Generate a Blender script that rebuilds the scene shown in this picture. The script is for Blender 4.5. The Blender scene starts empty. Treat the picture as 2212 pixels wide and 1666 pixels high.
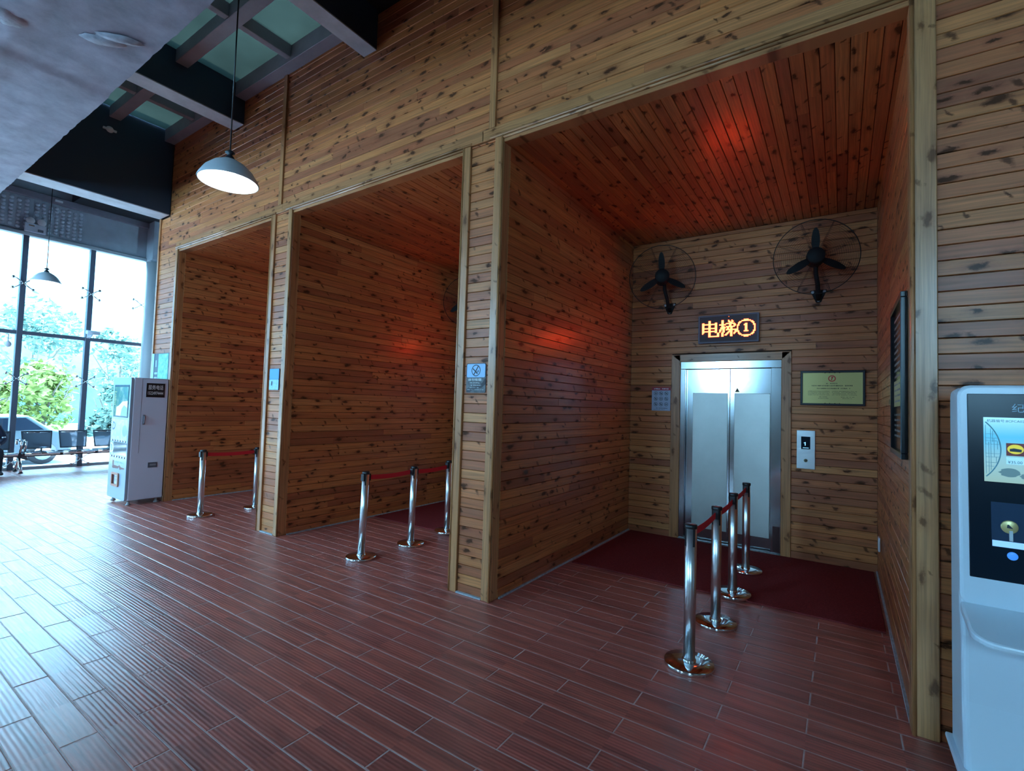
import bpy, bmesh, math, random
from mathutils import Matrix, Vector, noise
SC = bpy.context.scene
COL = SC.collection
rnd = random.Random(7)
PI = math.pi

# ------------------------------------------------------------------ camera, sky, sun, exposure
YAW, PITCH, ROLL, FPX = -0.5932, 0.042, 0.0305, 1056.72
CAM = Vector((0.0, -3.0659, 1.5))
_fwd = Vector((math.sin(YAW)*math.cos(PITCH), math.cos(YAW)*math.cos(PITCH), math.sin(PITCH)))
_r0 = Vector((math.cos(YAW), -math.sin(YAW), 0)); _u0 = _r0.cross(_fwd)
_rt = math.cos(ROLL)*_r0 + math.sin(ROLL)*_u0; _up = -math.sin(ROLL)*_r0 + math.cos(ROLL)*_u0
cd = bpy.data.cameras.new('camera'); cam = bpy.data.objects.new('camera', cd); COL.objects.link(cam)
cd.sensor_fit = 'HORIZONTAL'; cd.sensor_width = 36.0; cd.lens = FPX*36.0/2212.0; cd.clip_start = 0.05; cd.clip_end = 400
cam.matrix_world = Matrix(((_rt.x, _up.x, -_fwd.x, CAM.x), (_rt.y, _up.y, -_fwd.y, CAM.y), (_rt.z, _up.z, -_fwd.z, CAM.z), (0, 0, 0, 1)))
SC.camera = cam

def px(P):
    d = Vector(P) - CAM; z = d.dot(_fwd)
    if z < 0.05: return None
    return (1106 + FPX*d.dot(_rt)/z, 833 - FPX*d.dot(_up)/z, z)

W = bpy.data.worlds.new('sky'); SC.world = W; W.use_nodes = True
SKY_COL, SKY_STR = (0.36, 0.70, 1.0), 10.5
W.node_tree.nodes['Background'].inputs[0].default_value = (*SKY_COL, 1)
W.node_tree.nodes['Background'].inputs[1].default_value = SKY_STR
sd = bpy.data.lights.new('sun', 'SUN'); sun = bpy.data.objects.new('sun', sd); COL.objects.link(sun)
sd.energy = 22.0; sd.color = (1.0, 0.93, 0.88); sd.angle = math.radians(1.2)
sun.rotation_euler = Vector((-0.62, 0.16, 0.78)).to_track_quat('Z', 'Y').to_euler()
sun.location = (-20, 4, 25)

def portal(name, loc, rot, sx, sy):
    l = bpy.data.lights.new(name, 'AREA'); l.shape = 'RECTANGLE'; l.size = sx; l.size_y = sy; l.energy = 1.0
    l.cycles.is_portal = True
    o = bpy.data.objects.new(name, l); COL.objects.link(o); o.location = loc; o.rotation_euler = rot
XR = 3.6               # right end of the hall
XW = -13.05            # plane of the end window
YB = -8.0              # plane of the glass front behind the camera
portal('daylight_end', (XW-0.12, -3.4, 2.3), (0, -PI/2, 0), 4.7, 9.4)
portal('daylight_front', (-4.75, YB-0.12, 3.15), (PI/2, 0, 0), 16.6, 1.9)

vs = SC.view_settings
vs.view_transform = 'Standard'; vs.look = 'None'; EV = 1.75
vs.exposure = EV; vs.gamma = 1.0; vs.use_curve_mapping = False
SC.cycles.use_denoising = True
SC.cycles.max_bounces = 8; SC.cycles.diffuse_bounces = 4; SC.cycles.glossy_bounces = 4
SC.cycles.use_adaptive_sampling = True; SC.cycles.adaptive_threshold = 0.02
SC.cycles.transparent_max_bounces = 12; SC.cycles.transmission_bounces = 4
SC.cycles.sample_clamp_indirect = 6.0

# ------------------------------------------------------------------ materials
def nn(nt, t, **kw):
    n = nt.nodes.new(t)
    for k, v in kw.items(): setattr(n, k, v)
    return n
def mth(nt, op, a, b=None, c=None):
    n = nn(nt, 'ShaderNodeMath', operation=op)
    for i, v in enumerate((a, b, c)):
        if v is None: continue
        if hasattr(v, 'links'): nt.links.new(v, n.inputs[i])
        else: n.inputs[i].default_value = v
    return n.outputs[0]
def comb(nt, *v):
    n = nn(nt, 'ShaderNodeCombineXYZ')
    for i, x in enumerate(v):
        if hasattr(x, 'links'): nt.links.new(x, n.inputs[i])
        else: n.inputs[i].default_value = x
    return n.outputs[0]
def ramp(nt, fac, stops, interp='LINEAR'):
    n = nn(nt, 'ShaderNodeValToRGB'); cr = n.color_ramp; cr.interpolation = interp
    while len(cr.elements) > 1: cr.elements.remove(cr.elements[-1])
    for i, (p, c) in enumerate(stops):
        e = cr.elements[0] if i == 0 else cr.elements.new(p)
        e.position = p; c = c if isinstance(c, tuple) else (c, c, c); e.color = (*c, 1)
    nt.links.new(fac, n.inputs[0]); return n.outputs[0]
def mixc(nt, fac, a, b, mode='MIX'):
    n = nn(nt, 'ShaderNodeMix', data_type='RGBA', blend_type=mode)
    for s, v in ((n.inputs[0], fac), (n.inputs[6], a), (n.inputs[7], b)):
        if hasattr(v, 'links'): nt.links.new(v, s)
        else: s.default_value = v if isinstance(v, (int, float)) else (*v, 1)
    return n.outputs[2]
def noise_n(nt, vec, scale=1, detail=3, rough=0.55, dist=0):
    n = nn(nt, 'ShaderNodeTexNoise'); n.inputs['Scale'].default_value = scale; n.inputs['Detail'].default_value = detail
    n.inputs['Roughness'].default_value = rough; n.inputs['Distortion'].default_value = dist
    nt.links.new(vec, n.inputs['Vector']); return n.outputs[0]
def bump(nt, h, strength, dist, bsdf):
    b = nn(nt, 'ShaderNodeBump'); b.inputs['Strength'].default_value = strength; b.inputs['Distance'].default_value = dist
    nt.links.new(h, b.inputs['Height']); nt.links.new(b.outputs[0], bsdf.inputs['Normal'])
def base(name):
    m = bpy.data.materials.new(name); m.use_nodes = True
    nt = m.node_tree; return m, nt, nt.nodes['Principled BSDF']
def P(name, col, rough=0.5, metal=0.0, spec=0.5, emit=None, es=0.0, var=0.0, vs=8.0, bs=0.0, coat=0.0):
    m, nt, b = base(name)
    b.inputs['Base Color'].default_value = (*col, 1); b.inputs['Roughness'].default_value = rough
    b.inputs['Metallic'].default_value = metal; b.inputs['Specular IOR Level'].default_value = spec
    b.inputs['Coat Weight'].default_value = coat; b.inputs['Coat Roughness'].default_value = 0.08
    if es < 5: es = es/2**EV          # screens and small lamps: brightness as the photo shows it at this exposure
    if emit: b.inputs['Emission Color'].default_value = (*emit, 1); b.inputs['Emission Strength'].default_value = es
    if var or bs:
        tc = nn(nt, 'ShaderNodeNewGeometry').outputs['Position']
        f = noise_n(nt, tc, vs, 5, 0.6)
        if var:
            lo = tuple(c*(1-var) for c in col); hi = tuple(min(1, c*(1+var)) for c in col)
            nt.links.new(ramp(nt, f, [(0.3, lo), (0.7, hi)]), b.inputs['Base Color'])
        if bs: bump(nt, f, bs, 0.01, b)
    return m

def wood(name, al, ac, pal, rough=0.36, knots=1.0, coat=0.35):
    """pine board: grain runs along axis al, ac is the axis across the board"""
    m, nt, b = base(name)
    g = nn(nt, 'ShaderNodeNewGeometry'); s = nn(nt, 'ShaderNodeSeparateXYZ'); nt.links.new(g.outputs['Position'], s.inputs[0])
    r = nn(nt, 'ShaderNodeObjectInfo').outputs['Random']
    u = mth(nt, 'MULTIPLY_ADD', r, 53.0, s.outputs[al]); v = mth(nt, 'MULTIPLY_ADD', r, 17.0, s.outputs[ac])
    wv = noise_n(nt, comb(nt, mth(nt, 'MULTIPLY', u, 2.2), mth(nt, 'MULTIPLY', v, 9.0), 0.0), 1, 2)
    v2 = mth(nt, 'MULTIPLY_ADD', wv, 0.03, v)
    grain = noise_n(nt, comb(nt, mth(nt, 'MULTIPLY', u, 1.6), mth(nt, 'MULTIPLY', v2, 75.0), 0.0), 1, 4, 0.6)
    broad = noise_n(nt, comb(nt, mth(nt, 'MULTIPLY', u, 1.1), mth(nt, 'MULTIPLY', v, 14.0), 3.0), 1, 3)
    n = len(pal)
    c = ramp(nt, r, [((i+0.5)/n, p) for i, p in enumerate(pal)], 'CONSTANT' if n > 3 else 'LINEAR')
    c = mixc(nt, ramp(nt, grain, [(0.38, 0.0), (0.68, 0.6)]), c, (0.20, 0.085, 0.03), 'MIX')
    c = mixc(nt, ramp(nt, broad, [(0.35, 0.55), (0.65, 0.0)]), c, (0.62, 0.52, 0.45), 'MULTIPLY')
    kw = noise_n(nt, comb(nt, mth(nt, 'MULTIPLY', u, 14.0), mth(nt, 'MULTIPLY', v, 22.0), 7.0), 1, 4, 0.65)
    def knot_layer(su, sv, skew, off, thr, s0, s1):
        kv = comb(nt, mth(nt, 'MULTIPLY_ADD', v, skew, mth(nt, 'MULTIPLY_ADD', kw, 0.42, mth(nt, 'MULTIPLY_ADD', u, su, off))), mth(nt, 'MULTIPLY_ADD', kw, 0.42, mth(nt, 'MULTIPLY', v, sv)), 0.0)
        vo = nn(nt, 'ShaderNodeTexVoronoi', voronoi_dimensions='2D'); vo.inputs['Scale'].default_value = 1.0
        nt.links.new(kv, vo.inputs['Vector'])
        sc = nn(nt, 'ShaderNodeSeparateColor'); nt.links.new(vo.outputs['Color'], sc.inputs[0])
        gate = mth(nt, 'GREATER_THAN', sc.outputs[0], thr)
        return gate, mth(nt, 'DIVIDE', vo.outputs['Distance'], mth(nt, 'MULTIPLY_ADD', sc.outputs[1], s1, s0))
    g1, d1 = knot_layer(3.4, 8.0, 0.0, 0.0, 0.22, 0.08, 0.12)
    g2, d2 = knot_layer(6.5, 4.2, 5.0, 3.7, 0.40, 0.06, 0.09)
    kn = mth(nt, 'MAXIMUM', mth(nt, 'MULTIPLY', g1, ramp(nt, d1, [(0.45, knots), (1.0, 0.0)])), mth(nt, 'MULTIPLY', g2, ramp(nt, d2, [(0.4, 0.85*knots), (1.0, 0.0)])))
    halo = mth(nt, 'MULTIPLY', g1, ramp(nt, mth(nt, 'MULTIPLY', d1, 0.4), [(0.2, 0.6*knots), (0.9, 0.0)]))
    c = mixc(nt, halo, c, (0.60, 0.44, 0.34), 'MULTIPLY')
    c = mixc(nt, kn, c, (0.085, 0.030, 0.014))
    nt.links.new(c, b.inputs['Base Color'])
    nt.links.new(ramp(nt, grain, [(0.3, rough), (0.7, rough+0.14)]), b.inputs['Roughness'])
    b.inputs['Specular IOR Level'].default_value = 0.5
    b.inputs['Coat Weight'].default_value = coat; b.inputs['Coat Roughness'].default_value = 0.2
    nt.links.new(mth(nt, 'MULTIPLY_ADD', kn, -0.4, 0.5), b.inputs['Specular IOR Level'])
    bump(nt, mth(nt, 'ADD', grain, mth(nt, 'MULTIPLY', kn, -0.6)), 0.25, 0.002, b)
    return m

PAL = [(0.72, 0.265, 0.090), (0.64, 0.21, 0.078), (0.54, 0.16, 0.066), (0.70, 0.275, 0.105), (0.62, 0.20, 0.078), (0.68, 0.24, 0.084), (0.46, 0.135, 0.060), (0.74, 0.315, 0.120)]
PAL = [(r, g*0.93, b*0.80) for r, g, b in PAL]
PALT = [(0.62, 0.27, 0.105), (0.58, 0.235, 0.09), (0.64, 0.30, 0.125)]
WX = wood('pine_plank_along_x', 0, 2, PAL, 0.42, 1.0, 0.10); WYZ = wood('pine_plank_along_y', 1, 2, PAL); WYX = wood('pine_ceiling_plank', 1, 0, PAL)
TZ = wood('pine_trim_upright', 2, 0, PALT, 0.3, 0.7); TX = wood('pine_trim_level', 0, 2, PALT, 0.3, 0.7); TZY = wood('pine_trim_upright_return', 2, 1, PALT, 0.32, 0.7)

def tile_mat():
    m, nt, b = base('red_brown_wood_effect_tile')
    g = nn(nt, 'ShaderNodeNewGeometry'); s = nn(nt, 'ShaderNodeSeparateXYZ'); nt.links.new(g.outputs['Position'], s.inputs[0])
    cell = nn(nt, 'ShaderNodeTexWhiteNoise', noise_dimensions='2D')
    row = mth(nt, 'FLOOR', mth(nt, 'DIVIDE', mth(nt, 'ADD', s.outputs[1], 1.252), 0.1366))
    off = mth(nt, 'MULTIPLY', mth(nt, 'MODULO', mth(nt, 'ADD', row, 101.0), 2.0), 0.371)
    colm = mth(nt, 'FLOOR', mth(nt, 'DIVIDE', mth(nt, 'ADD', mth(nt, 'ADD', s.outputs[0], 1.99), off), 0.742))
    nt.links.new(comb(nt, colm, row, 0.0), cell.inputs['Vector'])
    r = cell.outputs['Value']
    u = mth(nt, 'MULTIPLY_ADD', r, 41.0, s.outputs[0]); v = mth(nt, 'MULTIPLY_ADD', r, 13.0, s.outputs[1])
    streak = noise_n(nt, comb(nt, mth(nt, 'MULTIPLY', u, 1.6), mth(nt, 'MULTIPLY', v, 22.0), 0.0), 1, 4, 0.6, 0.6)
    fine = noise_n(nt, comb(nt, mth(nt, 'MULTIPLY', u, 9.0), mth(nt, 'MULTIPLY', v, 90.0), 5.0), 1, 3, 0.6)
    c = ramp(nt, r, [(0.0, (0.46, 0.120, 0.085)), (0.4, (0.52, 0.140, 0.100)), (0.7, (0.40, 0.105, 0.080)), (1.0, (0.50, 0.130, 0.100))])
    c = mixc(nt, ramp(nt, streak, [(0.36, 0.75), (0.6, 0.0)]), c, (0.20, 0.062, 0.052))
    c = mixc(nt, ramp(nt, fine, [(0.5, 0.0), (0.75, 0.35)]), c, (0.48, 0.19, 0.15))
    scuff_sparkle = noise_n(nt, comb(nt, mth(nt, 'MULTIPLY', s.outputs[0], 3.5), mth(nt, 'MULTIPLY', s.outputs[1], 7.0), 2.0), 1, 6, 0.7)
    wf = ramp(nt, scuff_sparkle, [(0.60, 0.0), (0.72, 0.45)])
    c = mixc(nt, wf, c, (0.34, 0.25, 0.24))  # whitish scuffs, with sparkle off the ribbed surface painted in as colour
    nt.links.new(c, b.inputs['Base Color'])
    nt.links.new(mth(nt, 'MULTIPLY_ADD', fine, 0.16, mth(nt, 'MULTIPLY_ADD', wf, 0.2, 0.26)), b.inputs['Roughness'])
    b.inputs['Specular IOR Level'].default_value = 0.62
    wob = noise_n(nt, comb(nt, mth(nt, 'MULTIPLY', u, 1.8), mth(nt, 'MULTIPLY', v, 9.0), 0.0), 1, 3)
    ph = mth(nt, 'MULTIPLY_ADD', wob, 5.0, mth(nt, 'MULTIPLY', s.outputs[1], 2*PI/0.0195))
    rib = mth(nt, 'MULTIPLY', mth(nt, 'SINE', ph), mth(nt, 'MULTIPLY_ADD', r, 0.7, 0.35))
    bump(nt, mth(nt, 'MULTIPLY_ADD', fine, 0.5, rib), 0.30, 0.0016, b)
    return m
TILE = tile_mat()

def glass_mat(name, tint):
    m = bpy.data.materials.new(name); m.use_nodes = True; nt = m.node_tree; nt.nodes.remove(nt.nodes['Principled BSDF'])
    t = nn(nt, 'ShaderNodeBsdfTransparent'); t.inputs[0].default_value = (*tint, 1)
    g = nn(nt, 'ShaderNodeBsdfGlossy'); g.inputs['Roughness'].default_value = 0.02
    f = nn(nt, 'ShaderNodeFresnel'); f.inputs[0].default_value = 1.5
    x = nn(nt, 'ShaderNodeMixShader'); nt.links.new(f.outputs[0], x.inputs[0]); nt.links.new(t.outputs[0], x.inputs[1]); nt.links.new(g.outputs[0], x.inputs[2])
    nt.links.new(x.outputs[0], nt.nodes['Material Output'].inputs[0]); return m
GLASS = glass_mat('window_glass', (0.93, 0.98, 0.99))
def translucent_mat(name, col):
    m = bpy.data.materials.new(name); m.use_nodes = True; nt = m.node_tree; nt.nodes.remove(nt.nodes['Principled BSDF'])
    t = nn(nt, 'ShaderNodeBsdfTranslucent'); d = nn(nt, 'ShaderNodeBsdfDiffuse'); x = nn(nt, 'ShaderNodeMixShader'); x.inputs[0].default_value = 0.4
    geo = nn(nt, 'ShaderNodeNewGeometry').outputs['Position']
    f = noise_n(nt, geo, 1.3, 3)
    c = ramp(nt, f, [(0.3, tuple(k*0.75 for k in col)), (0.7, col)])
    nt.links.new(c, t.inputs[0]); nt.links.new(c, d.inputs[0])
    nt.links.new(t.outputs[0], x.inputs[1]); nt.links.new(d.outputs[0], x.inputs[2]); nt.links.new(x.outputs[0], nt.nodes['Material Output'].inputs[0]); return m
SKYL = translucent_mat('pale_green_skylight_sheet', (0.075, 0.098, 0.092))

CHROME = P('polished_chrome', (0.78, 0.80, 0.82), 0.09, 1.0)
POLE = P('satin_chrome_pole', (0.80, 0.82, 0.84), 0.3, 1.0)
STEEL = P('brushed_stainless', (0.60, 0.64, 0.68), 0.16, 1.0, var=0.05, vs=3, bs=0.06)
STEELP = P('satin_stainless_panel', (0.56, 0.56, 0.54), 0.42, 1.0, var=0.05, vs=4)
BLACK = P('black_plastic', (0.012, 0.013, 0.016), 0.35)
BLACKM = P('black_painted_metal', (0.008, 0.009, 0.011), 0.6, spec=0.25)
REDBELT = P('red_webbing', (0.68, 0.014, 0.030), 0.75)
CARPET = P('dark_red_carpet', (0.20, 0.030, 0.032), 0.95, spec=0.1, var=0.35, vs=120, bs=0.4)
DARKBACK = P('dark_gap', (0.03, 0.018, 0.012), 0.9)
GROUT = P('pinkish_grey_grout', (0.58, 0.44, 0.42), 0.8, var=0.2, vs=20)
CONC = P('painted_concrete', (0.27, 0.255, 0.32), 0.72, var=0.28, vs=5, bs=0.5)
CONCL = P('pale_plaster', (0.36, 0.37, 0.43), 0.8, var=0.25, vs=14, bs=0.6)
BEAMD = P('dark_beam_paint', (0.026, 0.048, 0.085), 0.6)
BEAML = P('grey_soffit_plate', (0.44, 0.44, 0.50), 0.55, var=0.15, vs=6)
STRUT = P('mauve_grey_steel', (0.27, 0.25, 0.30), 0.55, var=0.1, vs=6)
FASCIA = P('blue_grey_fascia', (0.46, 0.50, 0.56), 0.6, var=0.12, vs=3)
COLPAINT = P('grey_column_paint', (0.44, 0.47, 0.50), 0.45)
MULL = P('dark_window_frame', (0.11, 0.12, 0.16), 0.4)
ROOF = P('dark_roof_deck', (0.03, 0.033, 0.04), 0.8)
PLAIN = P('plain_wall', (0.30, 0.24, 0.18), 0.8)
WHITEP = P('white_powder_coat', (0.72, 0.75, 0.82), 0.38)
WHITEG = P('white_gloss_shell', (0.74, 0.86, 0.96), 0.28)
BLACKG = P('black_gloss_panel', (0.006, 0.014, 0.026), 0.22, spec=0.2)
WHITET = P('white_print', (0.85, 0.87, 0.88), 0.5)
DARKT = P('dark_print', (0.03, 0.035, 0.06), 0.5)
GREYT = P('grey_print', (0.16, 0.17, 0.2), 0.5)
MORTAR = P('grey_floor_mortar', (0.38, 0.42, 0.46), 0.9, var=0.3, vs=30)

# ------------------------------------------------------------------ mesh builder
class MB:
    def __init__(s): s.v = []; s.f = []; s.mi = []; s.sm = []
    def add(s, vs, fs, mi=0, sm=False):
        o = len(s.v); s.v += [tuple(v) for v in vs]
        for f in fs: s.f.append(tuple(i+o for i in f)); s.mi.append(mi); s.sm.append(sm)
        return s
    def box(s, a, b, mi=0):
        x0, y0, z0 = a; x1, y1, z1 = b
        return s.add([(x0,y0,z0),(x1,y0,z0),(x1,y1,z0),(x0,y1,z0),(x0,y0,z1),(x1,y0,z1),(x1,y1,z1),(x0,y1,z1)],
                     [(0,3,2,1),(4,5,6,7),(0,1,5,4),(1,2,6,5),(2,3,7,6),(3,0,4,7)], mi)
    def tube(s, pts, r, n=8, mi=0, closed=False, cap=True):
        pts = [Vector(p) for p in pts]; m = len(pts); vs = []; rs = r if isinstance(r, (list, tuple)) else [r]*m
        prev = None
        for i, p in enumerate(pts):
            a = pts[(i-1) % m] if (closed or i > 0) else p; b = pts[(i+1) % m] if (closed or i < m-1) else p
            t = (b-a).normalized()
            if prev is None: q = Vector((0,0,1)) if abs(t.z) < 0.9 else Vector((1,0,0)); nrm = t.cross(q).normalized()
            else: nrm = (prev - t*prev.dot(t)).normalized()
            prev = nrm; bn = t.cross(nrm)
            for k in range(n):
                an = 2*PI*k/n; vs.append(p + rs[i]*(math.cos(an)*nrm + math.sin(an)*bn))
        fs = []
        for i in range(m if closed else m-1):
            for k in range(n):
                j = (i+1) % m; fs.append((i*n+k, i*n+(k+1)%n, j*n+(k+1)%n, j*n+k))
        s.add(vs, fs, mi, n > 5)
        if cap and not closed:
            s.f.append(tuple(len(s.v)-m*n+k for k in reversed(range(n)))); s.mi.append(mi); s.sm.append(False)
            s.f.append(tuple(len(s.v)-n+k for k in range(n))); s.mi.append(mi); s.sm.append(False)
        return s
    def lathe(s, prof, n=32, c=(0,0,0), mi=0, axis='z', sm=True):
        vs = []; fs = []; m = len(prof)
        for r, z in prof:
            for k in range(n):
                a = 2*PI*k/n
                p = (r*math.cos(a), r*math.sin(a), z)
                if axis == 'y': p = (r*math.cos(a), -z, r*math.sin(a))   # axis towards -Y
                elif axis == 'x': p = (z, r*math.cos(a), r*math.sin(a))
                vs.append((p[0]+c[0], p[1]+c[1], p[2]+c[2]))
        for i in range(m-1):
            for k in range(n): fs.append((i*n+k, i*n+(k+1)%n, (i+1)*n+(k+1)%n, (i+1)*n+k))
        if prof[0][0] > 1e-6: fs.append(tuple(reversed(range(n))))
        if prof[-1][0] > 1e-6: fs.append(tuple((m-1)*n+k for k in range(n)))
        return s.add(vs, fs, mi, sm)
    def prism(s, poly, d0, d1, plane='xz', mi=0):
        """poly in (u,v); xz: extruded along y from d0 to d1; yz: along x; xy: along z"""
        n = len(poly); f = {'xz': lambda u,v,d:(u,d,v), 'yz': lambda u,v,d:(d,u,v), 'xy': lambda u,v,d:(u,v,d)}[plane]
        vs = [f(u,v,d0) for u,v in poly] + [f(u,v,d1) for u,v in poly]
        return s.add(vs, [tuple(range(n)), tuple(range(2*n-1, n-1, -1))] + [((i+1)%n, i, n+i, n+(i+1)%n) for i in range(n)], mi)
    def mesh(s, name, mats, bevel=0.0, seg=2):
        me = bpy.data.meshes.new(name); me.from_pydata(s.v, [], s.f)
        for m in (mats if isinstance(mats, (list, tuple)) else [mats]): me.materials.append(m)
        me.polygons.foreach_set('material_index', s.mi); me.polygons.foreach_set('use_smooth', s.sm)
        bm = bmesh.new(); bm.from_mesh(me); bmesh.ops.recalc_face_normals(bm, faces=bm.faces)
        if bevel:
            es = [e for e in bm.edges if len(e.link_faces) == 2 and e.calc_face_angle() > 0.5]
            bmesh.ops.bevel(bm, geom=es, offset=bevel, segments=seg, affect='EDGES', profile=0.5)
        bm.to_mesh(me); bm.free(); me.update(); return me
    def build(s, name, mats, parent=None, bevel=0.0, seg=2, loc=None):
        return link(name, s.mesh(name, mats, bevel, seg), parent, loc)
def link(name, me, parent=None, loc=None):
    o = bpy.data.objects.new(name, me); COL.objects.link(o)
    if parent: o.parent = parent
    if loc is not None: o.location = loc
    return o
def tag(o, label=None, cat=None, group=None, kind=None):
    for k, v in (('label', label), ('category', cat), ('group', group), ('kind', kind)):
        if v: o[k] = v
    return o
def thing(name, label, cat, loc=(0,0,0), rz=0.0, group=None, kind=None):
    o = link(name, None, None, loc); o.rotation_euler = (0, 0, rz); o.empty_display_size = 0.1
    return tag(o, label, cat, group, kind)
def struct(o, label, cat): return tag(o, label, cat, None, 'structure')
def copy_tree(o, parent=None):
    c = o.copy(); COL.objects.link(c); c.parent = parent
    for ch in list(o.children): copy_tree(ch, c)
    return c
def rrect(x0, z0, x1, z1, r, n=4):
    pts = []
    for cx, cz, a0 in ((x1-r, z0+r, -PI/2), (x1-r, z1-r, 0), (x0+r, z1-r, PI/2), (x0+r, z0+r, PI)):
        for i in range(n+1): a = a0 + PI/2*i/n; pts.append((cx+r*math.cos(a), cz+r*math.sin(a)))
    return pts
def text(body, h, x, z, y, mat, parent, name='lettering', align='LEFT', width=None, bold=0.0):
    """flat print in the local xz plane facing -y; h is the cap height"""
    c = bpy.data.curves.new(name, 'FONT'); c.body = body; c.size = 1.0; c.resolution_u = 2; c.offset = bold
    o = bpy.data.objects.new('tmp', c); COL.objects.link(o)
    me = bpy.data.meshes.new_from_object(o.evaluated_get(bpy.context.evaluated_depsgraph_get()))
    bpy.data.objects.remove(o); bpy.data.curves.remove(c)
    vs = me.vertices; xs = [v.co.x for v in vs]; ys = [v.co.y for v in vs]
    sc = h/(max(ys)-min(ys)); sx = sc if width is None else width/(max(xs)-min(xs))
    ox = {'LEFT': min(xs), 'CENTER': (min(xs)+max(xs))/2, 'RIGHT': max(xs)}[align]; oy = min(ys)
    for v in vs: v.co = Vector(((v.co.x-ox)*sx + x, y, (v.co.y-oy)*sc + z))
    me.materials.clear(); me.materials.append(mat)
    return link(name, me, parent)

# ------------------------------------------------------------------ plank and tile makers
def unit_plank():
    pr = [(0, -1), (0, -0.30), (0.04, 0), (0.96, 0), (1, -0.30), (1, -1)]
    vs = [(0, b, c) for b, c in pr] + [(1, b, c) for b, c in pr]; n = 6
    me = bpy.data.meshes.new('plank'); me.from_pydata(vs, [], [tuple(reversed(range(n))), tuple(range(n, 2*n))] + [(i, (i+1)%n, n+(i+1)%n, n+i) for i in range(n)])
    bm = bmesh.new(); bm.from_mesh(me); bmesh.ops.recalc_face_normals(bm, faces=bm.faces); bm.to_mesh(me); bm.free()
    return me
_UP = unit_plank(); _PM = {}
def plank_mesh(mat):
    if mat.name not in _PM: m = _UP.copy(); m.materials.append(mat); _PM[mat.name] = m
    return _PM[mat.name]
PT = 0.013
def plank(parent, org, al, ac, nr, L, Wd, mat, name='plank'):
    """org: front corner; al, ac, nr: unit vectors along, across, outward"""
    o = bpy.data.objects.new(name, plank_mesh(mat)); COL.objects.link(o); o.parent = parent
    al, ac, nr = Vector(al), Vector(ac), Vector(nr)
    org = Vector(org) + nr*rnd.uniform(-0.0012, 0.0012)
    o.matrix_local = Matrix(((al.x*L, ac.x*Wd, nr.x*PT, org.x), (al.y*L, ac.y*Wd, nr.y*PT, org.y), (al.z*L, ac.z*Wd, nr.z*PT, org.z), (0,0,0,1)))
    return o
PW = 0.0755
def plank_field(parent, org, al, ac, nr, L, H, mat, seg=(1.6, 2.6), skip=None, phase=0.0):
    """rows of boards over an L x H rectangle; skip(a0,a1,c0,c1) -> list of (a0,a1) spans to keep"""
    org, al, ac = Vector(org), Vector(al), Vector(ac)
    c = -phase
    while c < H-0.004:
        c0, c1 = max(c, 0), min(c+PW, H)
        spans = skip(c0, c1) if skip else [(0.0, L)]
        for a0, a1 in spans:
            cuts = [a0]
            if a1-a0 > seg[0]:
                x = a0 + rnd.uniform(0.35, seg[1])
                while x < a1-0.3: cuts.append(x); x += rnd.uniform(*seg)
            cuts.append(a1)
            for i in range(len(cuts)-1):
                plank(parent, org + al*(cuts[i]+0.0006) + ac*(c0+0.0013), al, ac, nr, cuts[i+1]-cuts[i]-0.0012, c1-c0-0.0026, mat)
        c += PW
X, Y, Z = (1,0,0), (0,1,0), (0,0,1)
nX, nY, nZ = (-1,0,0), (0,-1,0), (0,0,-1)

B3L, B3R, B2L, B2R, B1L, B1R = -7.967, -5.514, -5.108, -2.624, -2.230, 0.2923
D, ZC, ZT, ZTOP = 2.909, 3.592, 3.641, 5.34
XEND = -8.67
FY = 0.020                       # plane of the plank faces; trim faces stand at y = 0

# ------------------------------------------------------------------ floor
fl = MB().box((XW-0.1, YB-0.1, -0.12), (XR, D+0.3, -0.0015)).build('floor', GROUT); struct(fl, 'floor of red-brown wood-effect tiles in running bond across the hall', 'floor')
def unit_tile():
    e, f = 0.006, 0.03
    vs = [(0,0,-1),(1,0,-1),(1,1,-1),(0,1,-1),(0,0,-0.3),(1,0,-0.3),(1,1,-0.3),(0,1,-0.3),(e,f,0),(1-e,f,0),(1-e,1-f,0),(e,1-f,0)]
    fs = [(4,5,9,8),(5,6,10,9),(6,7,11,10),(7,4,8,11),(8,9,10,11),(0,1,5,4),(1,2,6,5),(2,3,7,6),(3,0,4,7)]
    return vs, fs
_tv, _tf = unit_tile()
_tm = bpy.data.meshes.new('tile'); _tm.from_pydata(_tv, [], _tf); _tm.materials.append(TILE)
TL, TW = 0.742, 0.1366
tiles = []
for k in range(-50, 31):
    y0 = -1.252 + k*TW
    if y0+TW < YB or y0 > D: continue
    off = 0.371 if k % 2 else 0.0
    for j in range(-16, 8):
        x0 = -1.99 - off + j*TL
        if x0+TL < XW or x0 > XR: continue
        x1, y1 = min(x0+TL, XR), min(y0+TW, D)
        if y0 > 0.0 and not any(a-0.05 < x1 and x0 < b+0.05 for a, b in ((B3L,B3R),(B2L,B2R),(B1L,B1R), (XW, XEND))): continue
        p = px(((x0+x1)/2, (y0+y1)/2, 0))
        sc = 0.0
        if p and -120 < p[0] < 2330 and p[1] < 1800: sc = 1.0/p[2]**3
        tiles.append((sc, max(x0, XW), y0, x1, y1))
tiles.sort(reverse=True)
far = MB()
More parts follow.
